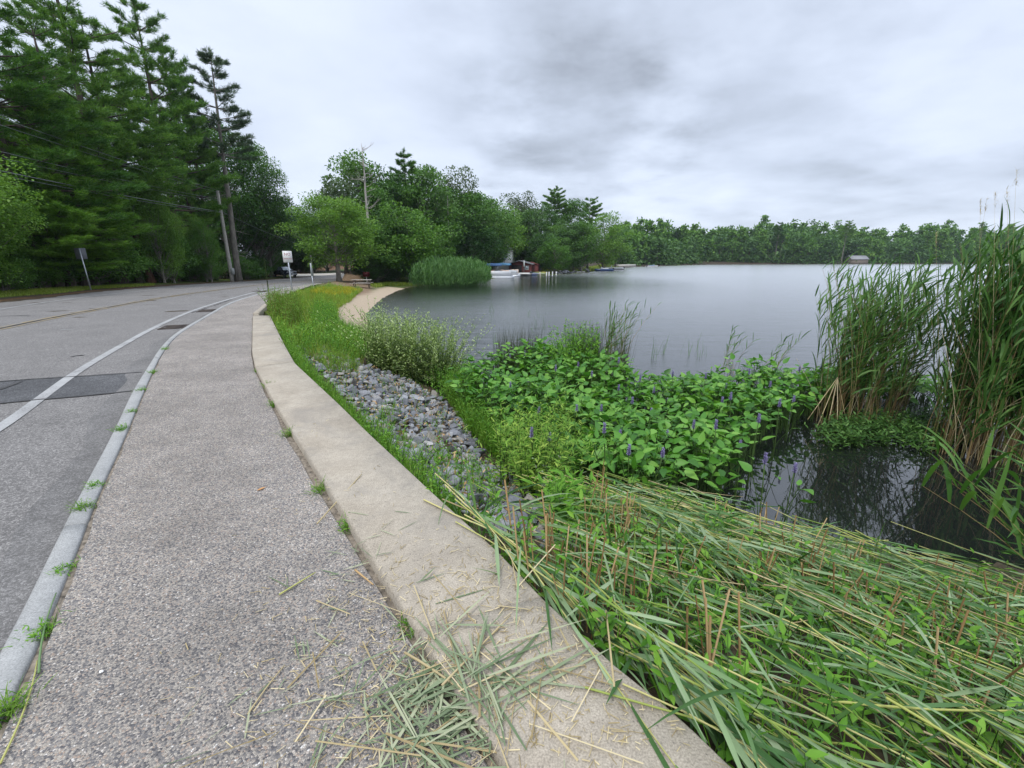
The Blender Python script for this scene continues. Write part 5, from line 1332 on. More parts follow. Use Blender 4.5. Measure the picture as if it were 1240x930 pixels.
litter(85, [(500, 830), (540, 870), (470, 850), (560, 900), (585, 850), (450, 880), (520, 780)], .12, .004, .03, .08, .34, .0065, M_DRYLEAF, 'reed_clippings', "grey green reed leaves scattered around the wall joint")
litter(70, [(520, 860), (560, 850), (540, 900), (480, 880)], .10, .01, .05, .25, .55, .0095, M_DRYLEAF, 'reed_clippings', "heap of grey green reed leaves lying on the pavement joint", dirv=R(32), dsd=.35, segs=5)
litter(60, [(570, 890), (590, 920), (540, 870), (580, 860)], .09, .01, .04, .15, .4, .008, M_DRYLEAF, 'reed_clippings', "grey green reed leaves drooping along the wall joint", dirv=R(120), dsd=.3, segs=5)
litter(46, around, .16, .008, .03, .12, .4, .0055, M_STRAW, 'reed_straws', "pale reed straws among the clippings", 'straw', segs=2)
litter(50, [(425, 700), (400, 760), (360, 800), (330, 830), (440, 660)], .14, .004, .012, .05, .22, .005, M_DRYLEAF, 'reed_clippings', "few thin reed leaves spread over the pavement")
# single straws anyone could pick out
def straw(p0, p1, z0, z1, w, mat, label, name='reed_straw', bend=0.0):
    a, b = G(*p0, z0), G(*p1, z1); q = np.linspace(0, 1, 7)[:, None]; nrm_ = np.array([-(b - a)[1], (b - a)[0], 0])
    P = a * (1 - q) + b * q + nrm_ * bend * (q * (1 - q)); mb = MB(); mb.tube(P, np.linspace(w, w * .6, 7), 6)
    o = mb.build(name, mat, smooth=True); tag(o, label, 'reed straw', 'single reed straws on wall and pavement')
straw((535, 830), (618, 745), .07, .075, .0050, M_STRAW, "long pale straw lying on the wall top across the clippings")
straw((490, 790), (598, 868), .05, .03, .0055, M_STRAW, "thick pale straw lying over the joint beside the clippings", bend=.1)
straw((384, 634), (438, 574), .02, .062, .0048, M_STRAW, "pale straw crossing the joint halfway along the wall")
straw((338, 720), (382, 693), .008, .012, .0045, M_CUTSTEM, "short yellowish straw lying alone on the pavement")
straw((430, 690), (452, 708), .010, .012, .0060, M_STUB, "short reddish brown reed piece beside the joint")
straw((0, 925), (45, 800), .006, .006, .0040, M_CUTSTEM, "long curved yellow green straw at the bottom left corner", bend=-.12)
straw((47, 815), (68, 718), .006, .012, .0045, M_CUTLEAF, "grey green reed blade leaning against the kerb stone", bend=.1)
straw((595, 826), (594, 905), .058, .03, .0045, M_STRAW, "pale upright-looking straw over the wall joint at the bottom")
straw((300, 865), (345, 805), .006, .008, .0035, M_STRAW, "thin pale straw left of the clippings on the pavement", bend=.1)
straw((640, 640), (770, 715), -.25, -.28, .0075, M_STRAW, "thick pale reed stalk lying from the riprap onto the mown bank", bend=.04)
straw((575, 625), (700, 690), -.12, -.30, .006, M_STRAW, "thin pale reed stalk lying from the wall weeds onto the mown bank", bend=-.05)
mb = MB(); b = G(1003, 512, LAKE); 
for (u, v) in [(978, 520), (990, 528), (1002, 530), (1014, 524), (1024, 518)]:
    t_ = AT(u, v - 12, b[1] - .35); h_ = b + np.array([0, 0, .95]); q = np.linspace(0, 1, 5)[:, None]; mb.tube(h_ * (1 - q) + t_ * q, .008, 4)
o = mb.build('dry_reed_fan', M_STRAW); tag(o, "fan of bent dry reed stalks at the foot of the left tall clump", 'reeds')
mb = MB(); b = G(123, 815, 0.0); V_, F_ = ROCKS[3]; mb.add(V_ * .018 + b + np.array([0, 0, .006]), F_); o = mb.build('pebble', plain("white_pebble", (.75, .74, .72))); tag(o, "small white pebble on the pavement", 'pebble')
mb = MB(); b = G(311, 594, .004); mb.add(*blades([b], [[.5, .8, .05]], .07, .022, .2, 3, 'leaf', None, .3)); o = mb.build('fallen_leaf', plain("orange_leaf", (.45, .22, .07))); tag(o, "small curled orange leaf lying on the pavement", 'leaf')
# ------------------------------------------------------------------ poles, wires, signs
M_POLE = bark_mat("weathered_pole_wood", (.30, .28, .25), (.48, .45, .41), 14)
M_GALV = plain("galvanised_steel", (.42, .45, .48), .45, .6, nscale=20)
M_WIRE = plain("weathered_cable", (.13, .14, .145), .6)
M_WHITEP = plain("white_sign_face", (.62, .62, .60), .5, nvar=.04)
M_SIGNRED = plain("dark_red_lettering", (.30, .03, .05), .5)
M_SIGNBACK = plain("grey_sign_back", (.12, .13, .14), .6)
M_BOXG = plain("grey_painted_box", (.33, .34, .33), .6)
M_CERAM = plain("brown_glazed_insulator", (.10, .05, .03), .3)
def pole(p, H, r, label, arm=True, lean=0.0):
    o = empty('utility_pole', p, 0, label, 'utility pole')
    mb = MB(); z = np.linspace(-.4, H, 8); mb.tube(np.stack([lean * z, 0 * z, z], 1), np.linspace(r, r * .72, 8), 12); mb.build('shaft', M_POLE, o, True)
    return o
pf = GT(281.5, 341); Hp = AT(269, 231, pf[1])[2] - pf[2]
up = pole(pf, Hp, .21, "grey wooden utility pole carrying wires beside the bare-trunked pine")
ptop = pf + np.array([0, 0, Hp])
for dz in (-.15, -1.05, -2.3):
    mb = MB(); mb.tube(np.array([[.16, -.05, Hp + dz], [.30, -.08, Hp + dz]]), .018, 6); mb.tube(np.array([[.30, -.08, Hp + dz - .02], [.30, -.08, Hp + dz + .12]]), [.04, .03], 8)
    mb.build('insulator', M_CERAM, up)
mb = MB(); mb.box((.27, -.1, 1.15), (.34, .24, .72), 0, 0, None, .03); mb.build('meter_box', M_BOXG, up)
mb = MB(); mb.tube(np.array([[.20, -.02, 0], [.20, -.02, 2.4]]), .03, 6); mb.build('conduit', M_BOXG, up)
p0 = np.array([-20.6, 2.0, tz(-20.6, 2.0)]); pole0 = pole(p0, 8.9, .17, "utility pole near the viewer, outside the left frame edge")
def wire(a, b, sag, r, label):
    q = np.linspace(0, 1, 30)[:, None]; P = a * (1 - q) + b * q; P[:, 2] -= (sag * 4 * q * (1 - q))[:, 0]
    mb = MB(); mb.tube(P, r, 5); o = mb.build('overhead_wire', M_WIRE, smooth=True); tag(o, label, 'wire', 'overhead wires along the road')
pt0 = p0 + np.array([.3, 0, 0])
for (dz, h0, sag, r, lab) in [(-.03, 8.75, .35, .014, "topmost overhead wire running to the pole top"), (-.25, 8.3, .35, .012, "second overhead wire just under the topmost one"), (-.9, 6.65, .45, .013, "middle overhead wire halfway down the pole"), (-1.05, 6.4, .55, .010, "thin overhead wire just under the middle one"),
                              (-2.2, 6.0, .45, .026, "thick lowest telephone cable along the road"), (-2.3, 5.8, .5, .014, "thin cable hanging right under the thick telephone cable")]:
    wire(pt0 + np.array([0, 0, h0]), ptop + np.array([.3, -.08, dz]), sag, r, lab)
# the small pole on the bend and its wire
pf2 = GR(379, 334.6, .05); pf2[2] = tz(pf2[0], pf2[1]); H2 = AT(372.5, 298, pf2[1])[2] - pf2[2]
pole(pf2, H2, .15, "thin second utility pole beyond the bend of the road")
ptop2 = pf2 + np.array([0, 0, H2])
wire(ptop + np.array([.2, .05, -2.2]), ptop2 + np.array([0, -.2, -.1]), .4, .02, "cable sagging from the grey pole to the second pole")
wire(ptop2 + np.array([.1, 0, -.25]), AT(432, 316, pf2[1] + 8), .3, .02, "short cable leaving the second pole to the right")
def text(s, size, loc, rot, mat, parent, name='lettering'):
    cu = bpy.data.curves.new(name, 'FONT'); cu.body = s; cu.size = size; cu.align_x = 'CENTER'; cu.align_y = 'CENTER'; cu.extrude = .001; cu.materials.append(mat)
    o = bpy.data.objects.new(name, cu); COL.objects.link(o); me_ = bpy.data.meshes.new_from_object(o); bpy.data.objects.remove(o)
    o = bpy.data.objects.new(name, me_); COL.objects.link(o); o.parent = parent; o.location = loc; o.rotation_euler = rot; return o
def sign(p, H, w, h, yaw, label, lines, face=M_WHITEP, tilt=0.0, back=False, wpost=.05):
    o = empty('road_sign', p, yaw, label, 'sign'); mb = MB()
    mb.tube(np.array([[0, 0, -.3], [tilt * H, 0, H]]), wpost * .6, 6); mb.build('post', M_GALV, o)
    mb = MB(); y = -.035 if not back else .035
    mb.box((tilt * (H - h / 2), y, H - h / 2 + .03), (w, .006, h), 0, 0, None, .002); pn = mb.build('panel', face, o)
    k = len(lines)
    for i, (t, s_, zf) in enumerate(lines): text(t, s_, (tilt * (H - h / 2), y - .005, H - h / 2 + .03 + h * zf), (R(90), 0, 0), M_SIGNRED, pn)
    return o
ps_ = GT(354.5, 354.5); Hs = AT(347.5, 304.6, ps_[1])[2] - ps_[2]
sign(ps_, Hs, .46, .60, R(28), "white rectangular sign with two rows of dark red lettering at the grass edge", [("NO", .20, .20), ("PARKING", .095, -.18)], tilt=-.015, wpost=.06)
pb_ = GT(380, 350); Hb = AT(378, 318.6, pb_[1])[2] - pb_[2]
o = empty('sign_post', pb_, 0, "bare grey metal post right of the white sign", 'post'); mb = MB(); mb.tube(np.array([[0, 0, -.3], [-.02, 0, Hb * .5]]), .025, 6); mb.build('lower_post', M_GALV, o)
mb = MB(); mb.box((-.02, 0, Hb * .74), (.10, .035, Hb * .52), .3, 0, None, .01); mb.build('upper_channel', plain("dull_sign_edge", (.30, .33, .33), .5, .3), o)
pw = GT(395, 330.5); sign(pw, AT(396, 316.5, pw[1])[2] - pw[2], .75, .95, R(25), "small distant pale sign beyond the road bend", [], wpost=.1)
pw = AT(424.5, 325, 62); pw[2] = tz(pw[0], pw[1]); sign(pw, AT(424.5, 314.5, 62)[2] - pw[2], .45, .70, R(15), "tiny bright white sign half hidden at the trees right of the roadside tree", [], wpost=.08)
# leaning signpost on the lawn: we see its dark back
pl_ = GT(110.5, 351.5); Hl = AT(101, 301, pl_[1])[2] - pl_[2]
sign(pl_, Hl, .5, .62, R(35), "leaning grey steel post with dark sign back at the lawn edge", [], M_SIGNBACK, -.03, True, .06)

# ------------------------------------------------------------------ drain grates
for (u, v, w, d, lab) in [(214, 395.8, .75, .5, "square iron drain grate at the kerb beside the white spot mark"), (255, 376, .75, .5, "iron drain grate at the kerb where the road bends"), (319, 352.8, 1.0, .7, "dark iron drain grate at the far end of the kerb")]:
    c = GR(u - 3, v, -.1195); i = int(np.argmin(np.hypot(*(kerb_out[:, :2] - c[:2]).T))); t = kerb_out[min(i + 2, 259)] - kerb_out[i - 2]; yw = math.atan2(t[1], t[0])
    o = empty('drain_grate', c, yw, lab, 'drain'); mb = MB(); M_IRON = plain("rusty_iron", (.075, .06, .052), .7, .5)
    for s_ in (-1, 1): mb.box((0, s_ * d / 2, 0), (w, .05, .012)); mb.box((s_ * (w / 2 - .025), 0, 0), (.05, d - .052, .0118))
    mb.build('frame', M_IRON, o)
    for k in range(9):
        mb = MB(); mb.box((-w / 2 + .08 + k * (w - .16) / 8, 0, -.002), (.03, d - .06, .008)); mb.build('bar', M_IRON, o)
    mb = MB(); mb.add([(-w / 2, -d / 2, -.005), (w / 2, -d / 2, -.005), (w / 2, d / 2, -.005), (-w / 2, d / 2, -.005)], [(0, 1, 2, 3)]); mb.build('pit', plain("painted_pit_shade", (.012, .012, .012)), o)  # flat black sheet: the shade down in the drain is painted

# ------------------------------------------------------------------ pickup
M_CAR = plain("dark_blue_car_paint", (.015, .022, .04), .22, .0, nvar=.03, spec=.7)
m, nt = new_mat("car_glass"); N = NT(nt); N.out(N.n('ShaderNodeBsdfPrincipled', {'Base Color': (.34, .40, .46, 1), 'Roughness': .04, 'Specular IOR Level': 1.0}).outputs[0]); M_GLASS = m  # pale base colour stands in for bright sky reflected in the windscreen
M_TYRE = plain("tyre_rubber", (.018, .018, .018), .85); M_RIM = plain("alloy_rim", (.45, .46, .47), .3, .8); M_CHROME = plain("chrome_trim", (.55, .56, .57), .2, .9); M_LAMP = plain("lamp_lens", (.75, .76, .78), .1)
M_TAIL = plain("red_lamp_lens", (.35, .02, .02), .2)
pt = GT(345, 336.0); tk_ = empty('pickup_truck', (pt[0], pt[1], pt[2]), R(-38), "dark blue pickup truck with pale bed rail parked beside the road", 'pickup truck')
tk_.scale = (.95, .95, .95)
def bodyshell(sections, name, mat, parent):
    """sections: (x, half width, [z profile bottom, belt, top])"""
    mb = MB(); rows = []
    for (x, hw, zb, zt, ins) in sections:
        rows.append([(x, -hw + .04, zb), (x, -hw, zb + .12), (x, -hw, zt - .12), (x, -hw + ins, zt), (x, hw - ins, zt), (x, hw, zt - .12), (x, hw, zb + .12), (x, hw - .04, zb)])
    V = np.array(rows).reshape(-1, 3); n = len(rows); idx = np.arange(n * 8).reshape(n, 8)
    F = np.stack([idx[:-1], idx[1:], np.roll(idx[1:], -1, 1), np.roll(idx[:-1], -1, 1)], -1).reshape(-1, 4); mb.add(V, F)
    mb.F.append((np.array([idx[0]]), 0)); mb.F.append((np.array([idx[-1][::-1]]), 0)); return mb.build(name, mat, parent)
bodyshell([(2.75, .80, .55, 1.02, .1), (2.68, .90, .42, 1.10, .08), (1.3, .96, .38, 1.16, .06), (1.15, .97, .38, 1.18, .06), (-.6, .97, .38, 1.18, .06), (-.62, .97, .38, 1.16, .04), (-2.65, .96, .45, 1.16, .04), (-2.72, .92, .5, 1.12, .05)], 'body', M_CAR, tk_)
bodyshell([(1.25, .88, 1.14, 1.22, .05), (.55, .80, 1.14, 1.82, .14), (.2, .79, 1.14, 1.88, .16), (-.55, .80, 1.14, 1.86, .14), (-.72, .84, 1.14, 1.25, .05)], 'cab', M_CAR, tk_)
mb = MB(); mb.add([(1.235, -.74, 1.24), (1.235, .74, 1.24), (.62, .66, 1.775), (.62, -.66, 1.775)], [(0, 1, 2, 3)]); V_ = mb.V[0]; V_ += np.array([.02, 0, .02]); mb.build('windscreen', M_GLASS, tk_)
for s_ in (-1, 1):
    mb = MB(); mb.add([(.98, s_ * .905, 1.22), (-.55, s_ * .905, 1.22), (-.45, s_ * .80, 1.72), (.50, s_ * .80, 1.72)], [(0, 1, 2, 3)]); mb.build('side_window', M_GLASS, tk_)
    mb = MB(); mb.box((2.70, s_ * .68, .92), (.10, .34, .22), 0, 0, None, .03); mb.build('headlight', M_LAMP, tk_)
    mb = MB(); mb.box((-2.72, s_ * .84, .95), (.06, .16, .34), 0, 0, None, .02); mb.build('tail_light', M_TAIL, tk_)
    mb = MB(); mb.box((.95, s_ * 1.06, 1.25), (.14, .2, .18), 0, 0, None, .03); mb.build('wing_mirror', M_CAR, tk_)
    mb = MB(); mb.box((.30, s_ * .985, 1.05), (.18, .03, .035), 0, 0, None, .01); mb.build('door_handle', M_CHROME, tk_)
    mb = MB(); mb.box((-1.66, s_ * .93, 1.175), (2.0, .09, .05), 0, 0, None, .012); mb.build('bed_rail', M_CHROME, tk_)
    for x_ in (1.85, -1.75):
        w = MB(); th = np.linspace(0, 2 * math.pi, 25)[:-1]
        pr = [(.26, -.11), (.34, -.12), (.38, -.09), (.38, .09), (.34, .12), (.26, .11)]
        V_ = np.array([[(r_ * math.cos(t), y_, r_ * math.sin(t)) for r_, y_ in pr] for t in th]).reshape(-1, 3) + np.array([x_, s_ * .90, .38])
        idx = np.arange(24 * 6).reshape(24, 6); F_ = np.stack([idx, np.roll(idx, -1, 0), np.roll(np.roll(idx, -1, 0), -1, 1), np.roll(idx, -1, 1)], -1).reshape(-1, 4)
        w.add(V_, F_); wh = w.build('wheel', M_TYRE, tk_, True)
        w = MB(); w.tube(np.array([[x_, s_ * .90 - .06, .38], [x_, s_ * .90 + .06, .38]]), .255, 20); w.build('rim', M_RIM, wh)
mb = MB(); mb.box((2.76, 0, .55), (.14, 1.8, .24), 0, 0, None, .05); mb.build('bumper', M_CHROME, tk_)
mb = MB(); [mb.box((2.755, 0, .80 + k * .07), (.03, .95, .03)) for k in range(4)]; mb.build('grille', M_CHROME, tk_)
# ------------------------------------------------------------------ picnic table, grill
M_TABLE = plain("weathered_table_boards", (.30, .27, .235), .85, nvar=.3, nscale=10); M_BROWN = plain("dark_brown_stain", (.085, .055, .04), .8, nvar=.3)
pp = GT(438.5, 348.6); tb = empty('picnic_table', pp, R(6), "weathered picnic table with attached benches at the top of the beach", 'picnic table')
for k in range(5):
    mb = MB(); mb.box((0, -.32 + k * .16, .74), (1.9, .145, .045), 0, 0, None, .006); mb.build('table_board', M_TABLE, tb)
for s_ in (-1, 1):
    for k in range(2):
        mb = MB(); mb.box((0, s_ * (.66 + k * .15), .44), (1.9, .135, .045), 0, 0, None, .006); mb.build('bench_board', M_TABLE, tb)
    for e_ in (-1, 1):
        a = math.atan2(.70, s_ * .42); mb = MB(); rot = np.array(Matrix.Rotation(-s_ * R(30), 3, 'X'))
        mb.box((e_ * .7, s_ * .40, .36), (.045, .10, .86), 0, 0, rot); mb.build('leg', M_BROWN, tb)
for e_ in (-1, 1):
    mb = MB(); mb.box((e_ * .655, 0, .40), (.04, 1.6, .10)); mb.build('bench_support', M_BROWN, tb)
    mb = MB(); mb.box((e_ * .655, 0, .69), (.04, .76, .09)); mb.build('top_support', M_BROWN, tb)
pg = GT(444.5, 344.2); gr_ = empty('park_grill', pg, R(20), "dark red grill box on a pale post behind the picnic table", 'grill')
mb = MB(); mb.tube(np.array([[0, 0, -.2], [0, 0, .85]]), .06, 8); mb.build('post', plain("pale_post", (.55, .50, .43)), gr_)
mb = MB(); Mg = plain("dark_red_enamel", (.17, .028, .028), .5)
for s_ in (-1, 1): mb.box((s_ * .34, 0, 1.08), (.03, .55, .46)); 
mb.box((0, .26, 1.08), (.65, .03, .46)); mb.box((0, 0, .855), (.71, .55, .03)); mb.build('firebox', Mg, gr_)
mb = MB(); [mb.box((-.27 + k * .09, 0, 1.05), (.015, .5, .015)) for k in range(7)]; mb.build('grate', M_SIGNBACK, gr_)

# ------------------------------------------------------------------ houses and boats on the left shore
M_CLAP = plain("white_clapboard", (.60, .60, .58), .6, nvar=.06); M_ROOF = plain("grey_shingle_roof", (.17, .17, .175), .9, nvar=.3); M_REDW = plain("barn_red_boards", (.15, .04, .035), .7, nvar=.25); M_PANE = M_GLASS
def house(p, rz, w, d, h, rh, wall, roofm, label, name, wins, chimney=False, ov=.35):
    o = empty(name, p, rz, label, 'house'); mb = MB()
    mb.prism([(-w / 2, -1.5), (w / 2, -1.5), (w / 2, h), (0, h + rh), (-w / 2, h)], -d / 2, d / 2); mb.build('wall', wall, o)
    mb = MB(); s_ = rh / (w / 2); t = .16; x1 = w / 2 + ov
    mb.prism([(-x1, h - ov * s_), (0, h + rh), (x1, h - ov * s_), (x1, h - ov * s_ + t), (0, h + rh + t), (-x1, h - ov * s_ + t)], -d / 2 - ov, d / 2 + ov); rf = mb.build('roof', roofm, o)
    for (x, z, ww, wh) in wins:
        mb = MB(); f_ = .07
        for q in (-1, 1): mb.box((x + q * (ww / 2 + f_ / 2), -d / 2 - .02, z), (f_, .08, wh + 2 * f_)); mb.box((x, -d / 2 - .02, z + q * (wh / 2 + f_ / 2)), (ww, .0795, f_))
        wn_ = mb.build('window', M_CLAP, o); mb = MB(); mb.box((x, -d / 2 - .012, z), (ww, .03, wh)); mb.build('pane', M_PANE, wn_)
    if chimney: mb = MB(); mb.box((w * .18, 0, h + rh), (.5, .5, 1.6)); mb.build('chimney', plain("brick", (.28, .12, .08)), rf)
    return o
pH = AT(607, 326, 103); pH[2] = tz(pH[0], 103) + .6
house(pH, R(-8), 5.2, 7.5, 3.6, 2.2, M_CLAP, M_ROOF, "white gabled house half hidden by trees above the boats", 'white_house', [(-1.3, 2.2, .9, 1.2), (1.3, 2.2, .9, 1.2), (0, 4.3, .7, .8)], True)
pS = AT(631, 330, 99); pS[2] = tz(pS[0], 99)
bh = house(pS, R(-12), 4.6, 3.5, 1.9, .6, M_REDW, M_ROOF, "red boathouse with dark opening at the water", 'red_boathouse', [(1.55, 1.15, .7, .7)], ov=.5)
mb = MB(); mb.box((-.6, -1.77, .85), (2.2, .06, 1.7)); mb.build('doorway', plain("painted_doorway_shade", (.018, .016, .016)), bh)  # near-black box on the closed wall, its colour standing in for interior shade
pS2 = AT(644, 330, 101); pS2[2] = tz(pS2[0], 101); s2 = house(pS2, R(-12), 3.0, 2.4, 1.6, .5, M_REDW, M_REDW, "small dark red shed right of the boathouse", 'red_shed', [], ov=.2)
mb = MB(); mb.box((.2, -1.22, .75), (.8, .06, 1.45)); mb.build('door', plain("dark_door", (.07, .02, .02)), s2)
pP = AT(632.5, 322, 99); o = empty('umbrella', (pP[0] + .3, 96.5, tz(pP[0], 96.5)), 0, "closed pale parasol standing on the boathouse deck", 'parasol'); mb = MB(); mb.tube(np.array([[0, 0, 0], [0, 0, 2.9]]), .04, 6); mb.build('pole', M_GALV, o); mb = MB(); mb.tube(np.array([[0, 0, 1.6], [0, 0, 2.2], [0, 0, 2.9]]), [.22, .17, .04], 10); mb.build('canopy', M_CLAP, o)
pFh = AT(1037, 314.5, 282); pFh[2] = tz(pFh[0], 282) + .5; house(pFh, R(80), 8, 9, 2.2, 2.0, plain("brown_wall", (.17, .14, .11)), plain("light_grey_roof", (.22, .22, .23)), "distant house with grey roof in the far shore wood", 'lake_house', [(-2, 1.4, 1.2, 1.2), (2, 1.4, 1.2, 1.2)])
# dock and posts
M_DOCK = plain("dock_boards", (.34, .31, .27), .85, nvar=.2)
pD = G(622, 334.4, LAKE); dk = empty('dock', (pD[0], pD[1], LAKE), R(4), "low wooden dock in front of the boathouse", 'dock')
mb = MB(); [mb.box((-4 + k * .21, 0, .42), (.19, 1.5, .05)) for k in range(48)]; mb.build('deck', M_DOCK, dk)
for k in range(6):
    mb = MB(); mb.tube(np.array([[-3.8 + (k // 2) * 4.4, (-1) ** k * .7, -1.2], [-3.8 + (k // 2) * 4.4, (-1) ** k * .7, .75]]), .08, 8); mb.build('pile', M_DOCK, dk)
for i, u in enumerate([661.8, 664.8, 669, 673.5]):
    p = G(u, 333.4 - i * .25, LAKE); mb = MB(); mb.tube(np.array([[0, 0, -1.2], [0, 0, .60], [0, 0, .65]]), [.12, .12, .08], 8); o = mb.build('mooring_post', M_CLAP); o.location = p
    tag(o, ["leftmost of four white mooring posts right of the kayaks", "second from left of the four white mooring posts", "third from left of the four white mooring posts", "rightmost white mooring post, nearest the bright tree"][i], 'post', 'white mooring posts')
def hull(Ln, B, Hh, name, mat, parent, bow=1.0, flare=.15):
    mb = MB(); n = 14; rows = []
    for k in range(n):
        t = k / (n - 1); x = (t - .5) * Ln; f = max(.02, (1 - max(0, (t - .45) / .55) ** 2.2)) if bow else 1
        hw = B / 2 * f; sh = Hh * (1 + .25 * max(0, t - .5)); kb = .35 * Hh * max(0, (t - .75) / .25) ** 1.5
        rows.append([(x, -hw, sh), (x, -hw * (1 - flare), kb + .35 * Hh), (x, 0, kb), (x, hw * (1 - flare), kb + .35 * Hh), (x, hw, sh), (x, hw - .07 * f - .01, sh), (x, 0, sh * .55 + kb * .4), (x, -hw + .07 * f + .01, sh)])
    V = np.array(rows).reshape(-1, 3); idx = np.arange(n * 8).reshape(n, 8); F = np.stack([idx[:-1], idx[1:], np.roll(idx[1:], -1, 1), np.roll(idx[:-1], -1, 1)], -1).reshape(-1, 4)
    mb.add(V, F); mb.F.append((np.array([idx[0]]), 0)); mb.F.append((np.array([idx[-1][::-1]]), 0)); return mb.build(name, mat, parent)
M_BOATW = plain("white_gelcoat", (.60, .61, .62), .3, nvar=.04); M_ALU = plain("boat_aluminium", (.62, .64, .66), .35, .4); M_BLUEC = plain("blue_canvas", (.035, .09, .20), .7); M_LBLUE = plain("light_blue_canvas", (.08, .22, .36), .7); M_TAN = plain("tan_seat_vinyl", (.55, .40, .30), .6); M_BLK = plain("black_motor_cowl", (.02, .02, .022), .4); M_NAVY = plain("blue_hull_paint", (.03, .065, .17), .3)
def pontoon(p, rz, label, canvas, Ln=6.4, sc=1.0):
    o = empty('pontoon_boat', p, rz, label, 'boat'); o.scale = (sc,) * 3
    for s_ in (-1, 1):
        mb = MB(); x = np.linspace(-Ln / 2, Ln / 2, 10); mb.tube(np.stack([x, 0 * x + s_ * .85, 0 * x + .12 + .15 * np.clip((x - Ln * .35) / (Ln * .15), 0, 1) ** 2], 1), np.where(x > Ln * .4, .18, .32), 12); mb.build('pontoon', M_ALU, o, True)
    mb = MB(); mb.box((-.1, 0, .48), (Ln * .95, 2.4, .08), 0, 0, None, .02); mb.build('deck', M_ALU, o)
    for s_ in (-1, 1): mb = MB(); mb.box((-.2, s_ * 1.15, .86), (Ln * .85, .04, .62), 0, 0, None, .01); mb.build('side_panel', M_BOATW, o)
    mb = MB(); mb.box((Ln * .40, 0, .86), (.04, 2.2, .62)); mb.build('bow_panel', M_BOATW, o)
    for x in (-2.2, -.6, 1.2, 2.0): mb = MB(); mb.box((x, .6 if x != -.6 else -.55, .9), (.8, .6, .75), 0, 0, None, .1); mb.build('seat', M_TAN, o)
    for x in (-1.9, .7):
        for s_ in (-1, 1): mb = MB(); mb.tube(np.array([[x * .6 - .25, s_ * 1.1, 1.1], [x - .1, s_ * 1.1, 2.25]]), .02, 5); mb.build('bimini_pole', M_ALU, o)
    mb = MB(); n = 9; rows = []
    for k in range(n):
        t = k / (n - 1) * 2 - 1; rows.append([(-2.1, t * 1.2, 2.1 + .22 * (1 - t * t)), (-.6, t * 1.2, 2.2 + .24 * (1 - t * t)), (1.0, t * 1.2, 2.1 + .22 * (1 - t * t))])
    A_ = np.array(rows); V = np.concatenate([A_.reshape(-1, 3), A_.reshape(-1, 3) + np.array([0, 0, .03])]); idx = np.arange(n * 3).reshape(n, 3)
    F = np.stack([idx[:-1, :-1], idx[1:, :-1], idx[1:, 1:], idx[:-1, 1:]], -1).reshape(-1, 4); mb.add(V, np.concatenate([F, F + n * 3]))
    mb.box((-.55, -1.2, 2.07), (3.1, .03, .14)); mb.box((-.55, 1.2, 2.07), (3.1, .03, .14)); mb.build('canopy', canvas, o)
    mb = MB(); mb.box((-Ln / 2 - .1, 0, .75), (.5, .4, .7), 0, 0, None, .1); mb.build('motor', M_BLK, o); return o
p = G(600, 336.6, LAKE); pontoon(p, R(4), "silver pontoon boat with dark blue canopy moored beside the reed bed", M_BLUEC)
p = G(612, 335.0, LAKE); pontoon((p[0], p[1] + 1.5, LAKE), R(-6), "pontoon boat with light blue canopy moored behind the silver one", M_LBLUE, 5.6)
def dinghy(p, rz, name, label, mat, Ln, B, Hh, seats=2, motor=False, canvas=None, ws=False):
    o = empty(name, p, rz, label, 'boat'); hull(Ln, B, Hh, 'hull', mat, o)
    for k in range(seats): mb = MB(); mb.box((-Ln * .28 + k * Ln * .3, 0, Hh * .82), (.3, B * .86, .05)); mb.build('thwart', M_DOCK, o)
    if motor: mb = MB(); mb.box((-Ln / 2 - .12, 0, Hh * 1.0), (.4, .34, .6), 0, 0, None, .08); mb.box((-Ln / 2 - .15, 0, Hh * .3), (.18, .10, .9)); mb.build('outboard_motor', M_BLK, o)
    if canvas: mb = MB(); mb.box((-Ln * .05, 0, Hh * 1.22), (Ln * .38, B * .7, Hh * .42), 0, 0, None, .14); mb.build('canvas_cover', canvas, o)
    if ws: mb = MB(); mb.box((Ln * .12, 0, Hh * 1.35), (.06, B * .7, .45), 0, 0, np.array(Matrix.Rotation(R(-30), 3, 'Y'))); mb.build('windscreen', M_GLASS, o)
    return o
p = G(628.5, 334.0, LAKE); dinghy((p[0], p[1], LAKE - .06), R(172), 'rowing_boat', "white rowing boat in front of the red boathouse", M_BOATW, 4.4, 1.5, .62, motor=True)
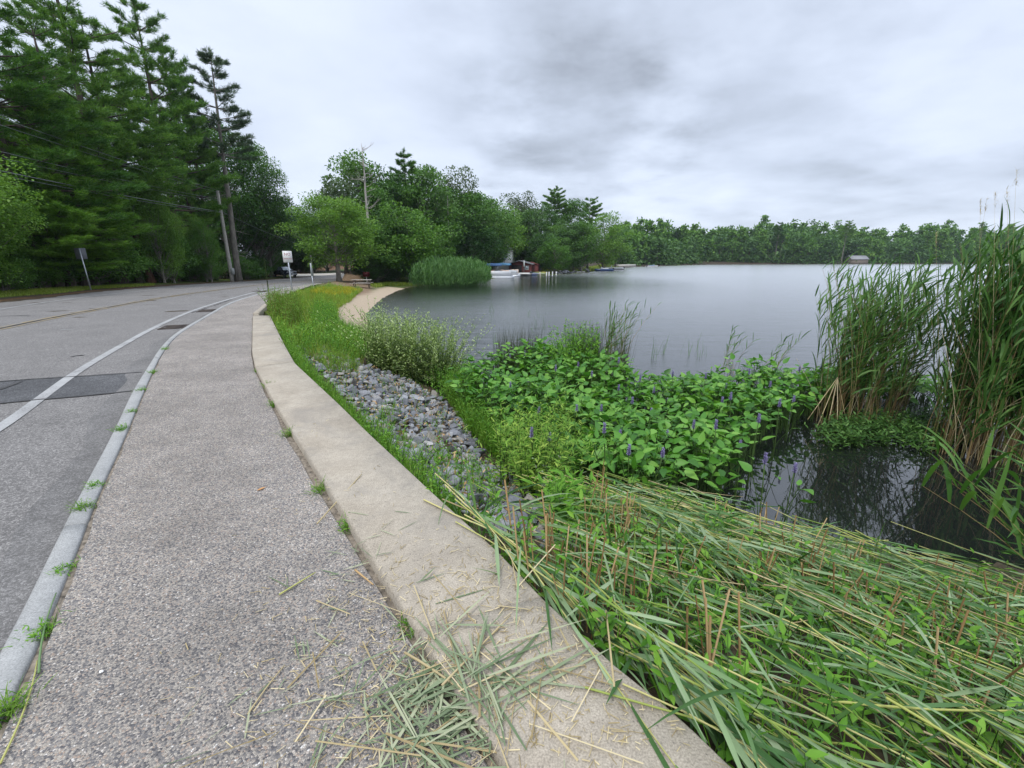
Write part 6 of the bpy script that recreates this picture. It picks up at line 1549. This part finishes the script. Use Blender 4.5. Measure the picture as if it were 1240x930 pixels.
def kayak(u, v, rz, label, mat):
    p = G(u, v, LAKE + .3); o = empty('kayak', (p[0], p[1], max(tz(p[0], p[1]), LAKE) + .02), rz, label, 'kayak'); mb = MB(); x = np.linspace(-1.6, 1.6, 13); r = .30 * (1 - np.abs(x / 1.62) ** 2.4) + .02
    mb.tube(np.stack([x, 0 * x, .2 + .10 * (x / 1.6) ** 2], 1), r, 12); mb.build('hull', mat, o, True); mb = MB(); th = np.linspace(0, 6.28, 17)[:-1]; V = np.stack([.42 * np.cos(th) - .1, .22 * np.sin(th), 0 * th + .495], 1); mb.tube(np.vstack([V, V[:1]]), .025, 5); mb.build('cockpit_rim', M_BLK, o)
kayak(643.5, 331.6, R(8), "blue and white kayak lying on the shore by the red shed", M_NAVY); kayak(651.5, 331.2, R(-5), "lime green kayak lying on the shore", plain("lime_plastic", (.16, .23, .06), .4)); kayak(655, 330.4, R(12), "yellow kayak behind the lime green one", plain("yellow_plastic", (.28, .25, .06), .4))
p = G(731, 328.2, LAKE); dinghy((p[0], p[1], LAKE - .1), R(185), 'motor_boat', "blue and white motorboat with canvas cover at the point", M_NAVY, 5.0, 1.9, .62, 0, True, M_BOATW, True)
p = G(743, 326.8, LAKE); dinghy((p[0], p[1], LAKE - .1), R(175), 'motor_boat', "low white motorboat right of the blue one", M_BOATW, 5.6, 2.1, .8, 1, True, None, True)
p = G(790, 323.4, LAKE); dinghy((p[0], p[1], LAKE - .1), R(20), 'motor_boat', "distant white motorboat at the far beach", M_BOATW, 5.0, 1.9, .6, 0, True, M_BLUEC, True)
# pale wall of the far beach
a_, b_ = G(746, 323.9, LAKE), G(770, 323.2, LAKE); mb = MB(); c = (a_ + b_) / 2; d = b_ - a_; Ln = np.linalg.norm(d); mb.box((0, 0, .5), (Ln, 1.2, 1.0), 0, 0, None, .1)
o = mb.build('beach_wall', plain("pale_beach_wall", (.42, .40, .35), .8)); o.location = (c[0], c[1] + 2, LAKE); o.rotation_euler = (0, 0, math.atan2(d[1], d[0])); tag(o, "low pale wall at the far beach beyond the point", 'wall')
# boulders along the point
for i in range(26):
    u = rng.uniform(676, 716); p = G(u, np.interp(u, [676, 716], [332.2, 329.2]), LAKE); s_ = rng.uniform(.6, 1.5); k = i % 12
    o = bpy.data.objects.new('shore_boulder', RMESH[k]); COL.objects.link(o); o.location = (p[0], p[1] + rng.uniform(0, 2.5), LAKE + rng.uniform(0, .6)); o.rotation_euler = (rng.normal() * .3, 0, rng.uniform(0, 6)); o.scale = (s_,) * 3
    tag(o, "pale boulder on the rocky shore of the point", 'boulder', 'boulders along the shore of the point')
